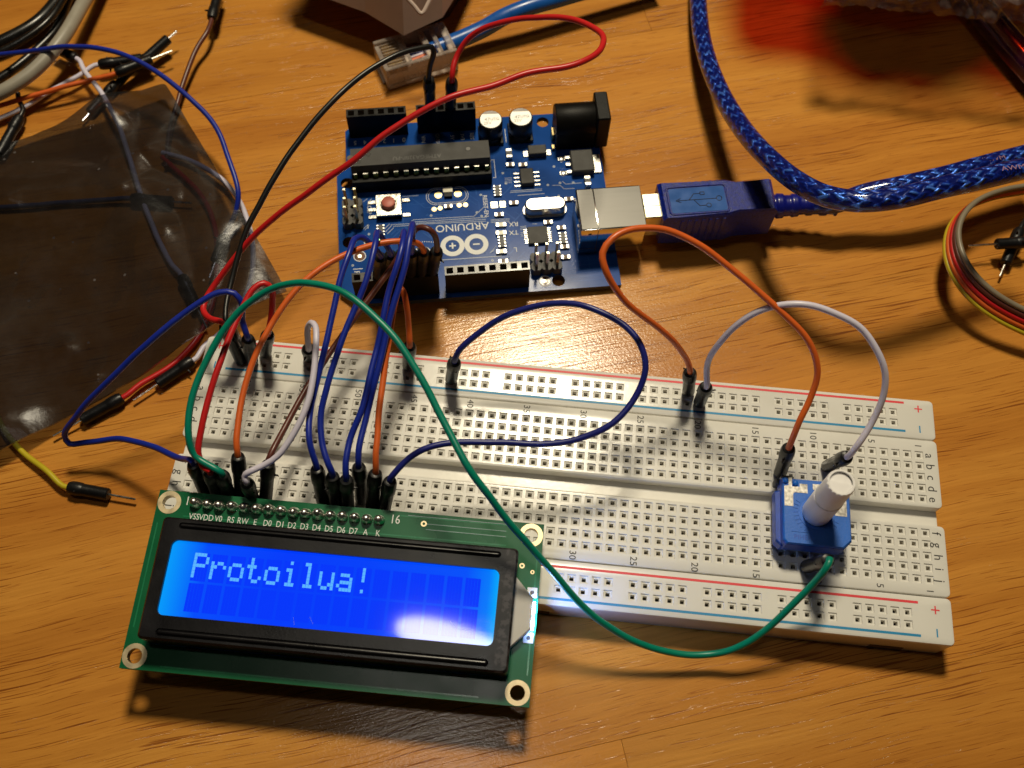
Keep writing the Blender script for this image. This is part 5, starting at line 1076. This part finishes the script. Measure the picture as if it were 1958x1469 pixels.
# ------------------------------------------------------------------ dark film bag
C00 = Vector((-173.85, 68.96, 1.00)); C10 = Vector((-114.71, 105.24, 1.00)); C11 = Vector((-68.90, 44.35, 1.00)); C01 = Vector((-140.73, -18.81, 1.00))
cov = []
for seg in ([(-127.97, 95.87, 0.00), (-122.09, 87.26, -0.00), (-113.86, 71.65, 0.00), (-105.01, 57.45, 0.00), (-98.98, 49.70, 0.00), (-90.60, 38.84, 0.00)], [(-153.98, 62.85, 0.00), (-132.99, 66.67, 0.00), (-115.58, 69.79, 0.00), (-102.70, 69.77, 0.00)], [(-88.22, 70.92, 0.00), (-88.36, 64.32, 0.00), (-89.51, 53.02, -0.00)], [(-111.59, 85.32, 0.00), (-104.08, 83.64, 0.00), (-95.34, 79.50, 0.00)], [(-80.32, 55.53, -0.00), (-79.56, 47.83, -0.00), (-80.66, 39.26, 0.00), (-83.70, 32.77, 0.00)], [(-111.24, 83.95, 0.00), (-97.83, 72.45, 0.00), (-91.71, 62.35, 0.00), (-88.40, 50.01, 0.00), (-87.52, 37.96, 0.00), (-89.15, 29.75, 0.00)], [(-111.82, 97.90, 0.00), (-110.30, 85.81, 0.00)], [(-127.03, 2.80, -0.00), (-131.86, 7.93, 0.00), (-142.01, 20.76, 0.00)]):
    cov += [(p_.x, p_.y) for p_ in curve(seg, 0.5)]
from mathutils.kdtree import KDTree
kd = KDTree(len(cov)); [kd.insert((x, y, 0), i) for i, (x, y) in enumerate(cov)]; kd.balance()
PK = [(*(-124.93, 91.06, 5.00)[:2], 4.5, 5), (*(-120.73, 75.84, 2.00)[:2], 1.5, 3), (*(-115.18, 67.83, 2.00)[:2], 1.6, 3), (*(-143.03, 61.84, 2.00)[:2], 1.5, 4), (*(-118.16, 24.25, 2.00)[:2], 1.6, 4), (*(-108.37, 16.86, 2.00)[:2], 2.0, 6), (*(-101.04, 57.58, 2.00)[:2], 1.0, 4), (*(-112.49, 80.46, 2.00)[:2], 2.2, 6)]
def bagz(x, y):
    d = kd.find((x, y, 0))[2]
    z = 1.0 + 3.3 * math.exp(-(d / 9.5) ** 2) + 1.9 * math.exp(-(d / 24) ** 2)
    for px, py, h, sg in PK: z += h * math.exp(-(((x - px) ** 2 + (y - py) ** 2) ** .5) / sg)
    return z + .35 * noise.noise(Vector((x, y, 0)) * .06) + .22 * (1 - min(1, abs(noise.noise(Vector((x, y * .8, 4)) * .04)) * 3.0)) ** 2 + .10 * (1 - min(1, abs(noise.noise(Vector((x, y, 9)) * .12)) * 3)) ** 2
def bf(dz):
    def f(u, v):
        rc = 0.02
        a = C00.lerp(C10, u); b_ = C01.lerp(C11, u); p_ = a.lerp(b_, v)
        if u > 1 - rc and v < rc:                           # rounded corner
            du = (u - (1 - rc)) / rc; dv = (rc - v) / rc
            if math.hypot(du, dv) > 1: k_ = 1 / math.hypot(du, dv); uu = 1 - rc + du * k_ * rc; vv = rc - dv * k_ * rc; a = C00.lerp(C10, uu); b_ = C01.lerp(C11, uu); p_ = a.lerp(b_, vv)
        return (p_.x, p_.y, bagz(p_.x, p_.y) + dz)
    return f
q = MB('bag_film'); nu, nv = 120, 110; sheet(q, bf(0), nu, nv); nT = len(q.v); 
lo_ = MB('bag_film'); sheet(lo_, bf(-.55), nu, nv); q.add(lo_.v, [f[::-1] for f in lo_.f])
bnd = [i for i in range(nu + 1)] + [(j + 1) * (nu + 1) - 1 for j in range(1, nv + 1)] + [nv * (nu + 1) + i for i in range(nu - 1, -1, -1)] + [j * (nu + 1) for j in range(nv - 1, 0, -1)]
base_ = 0
for a, b_ in zip(bnd, bnd[1:] + bnd[:1]): q.f.append((a, nT + a, nT + b_, b_)); q.mi.append(0); q.uv.append(None)
tag(q.link('film_bag', None, tuple(C11), smooth=50), 'dark see-through antistatic film bag lying creased over loose wires', 'bag')
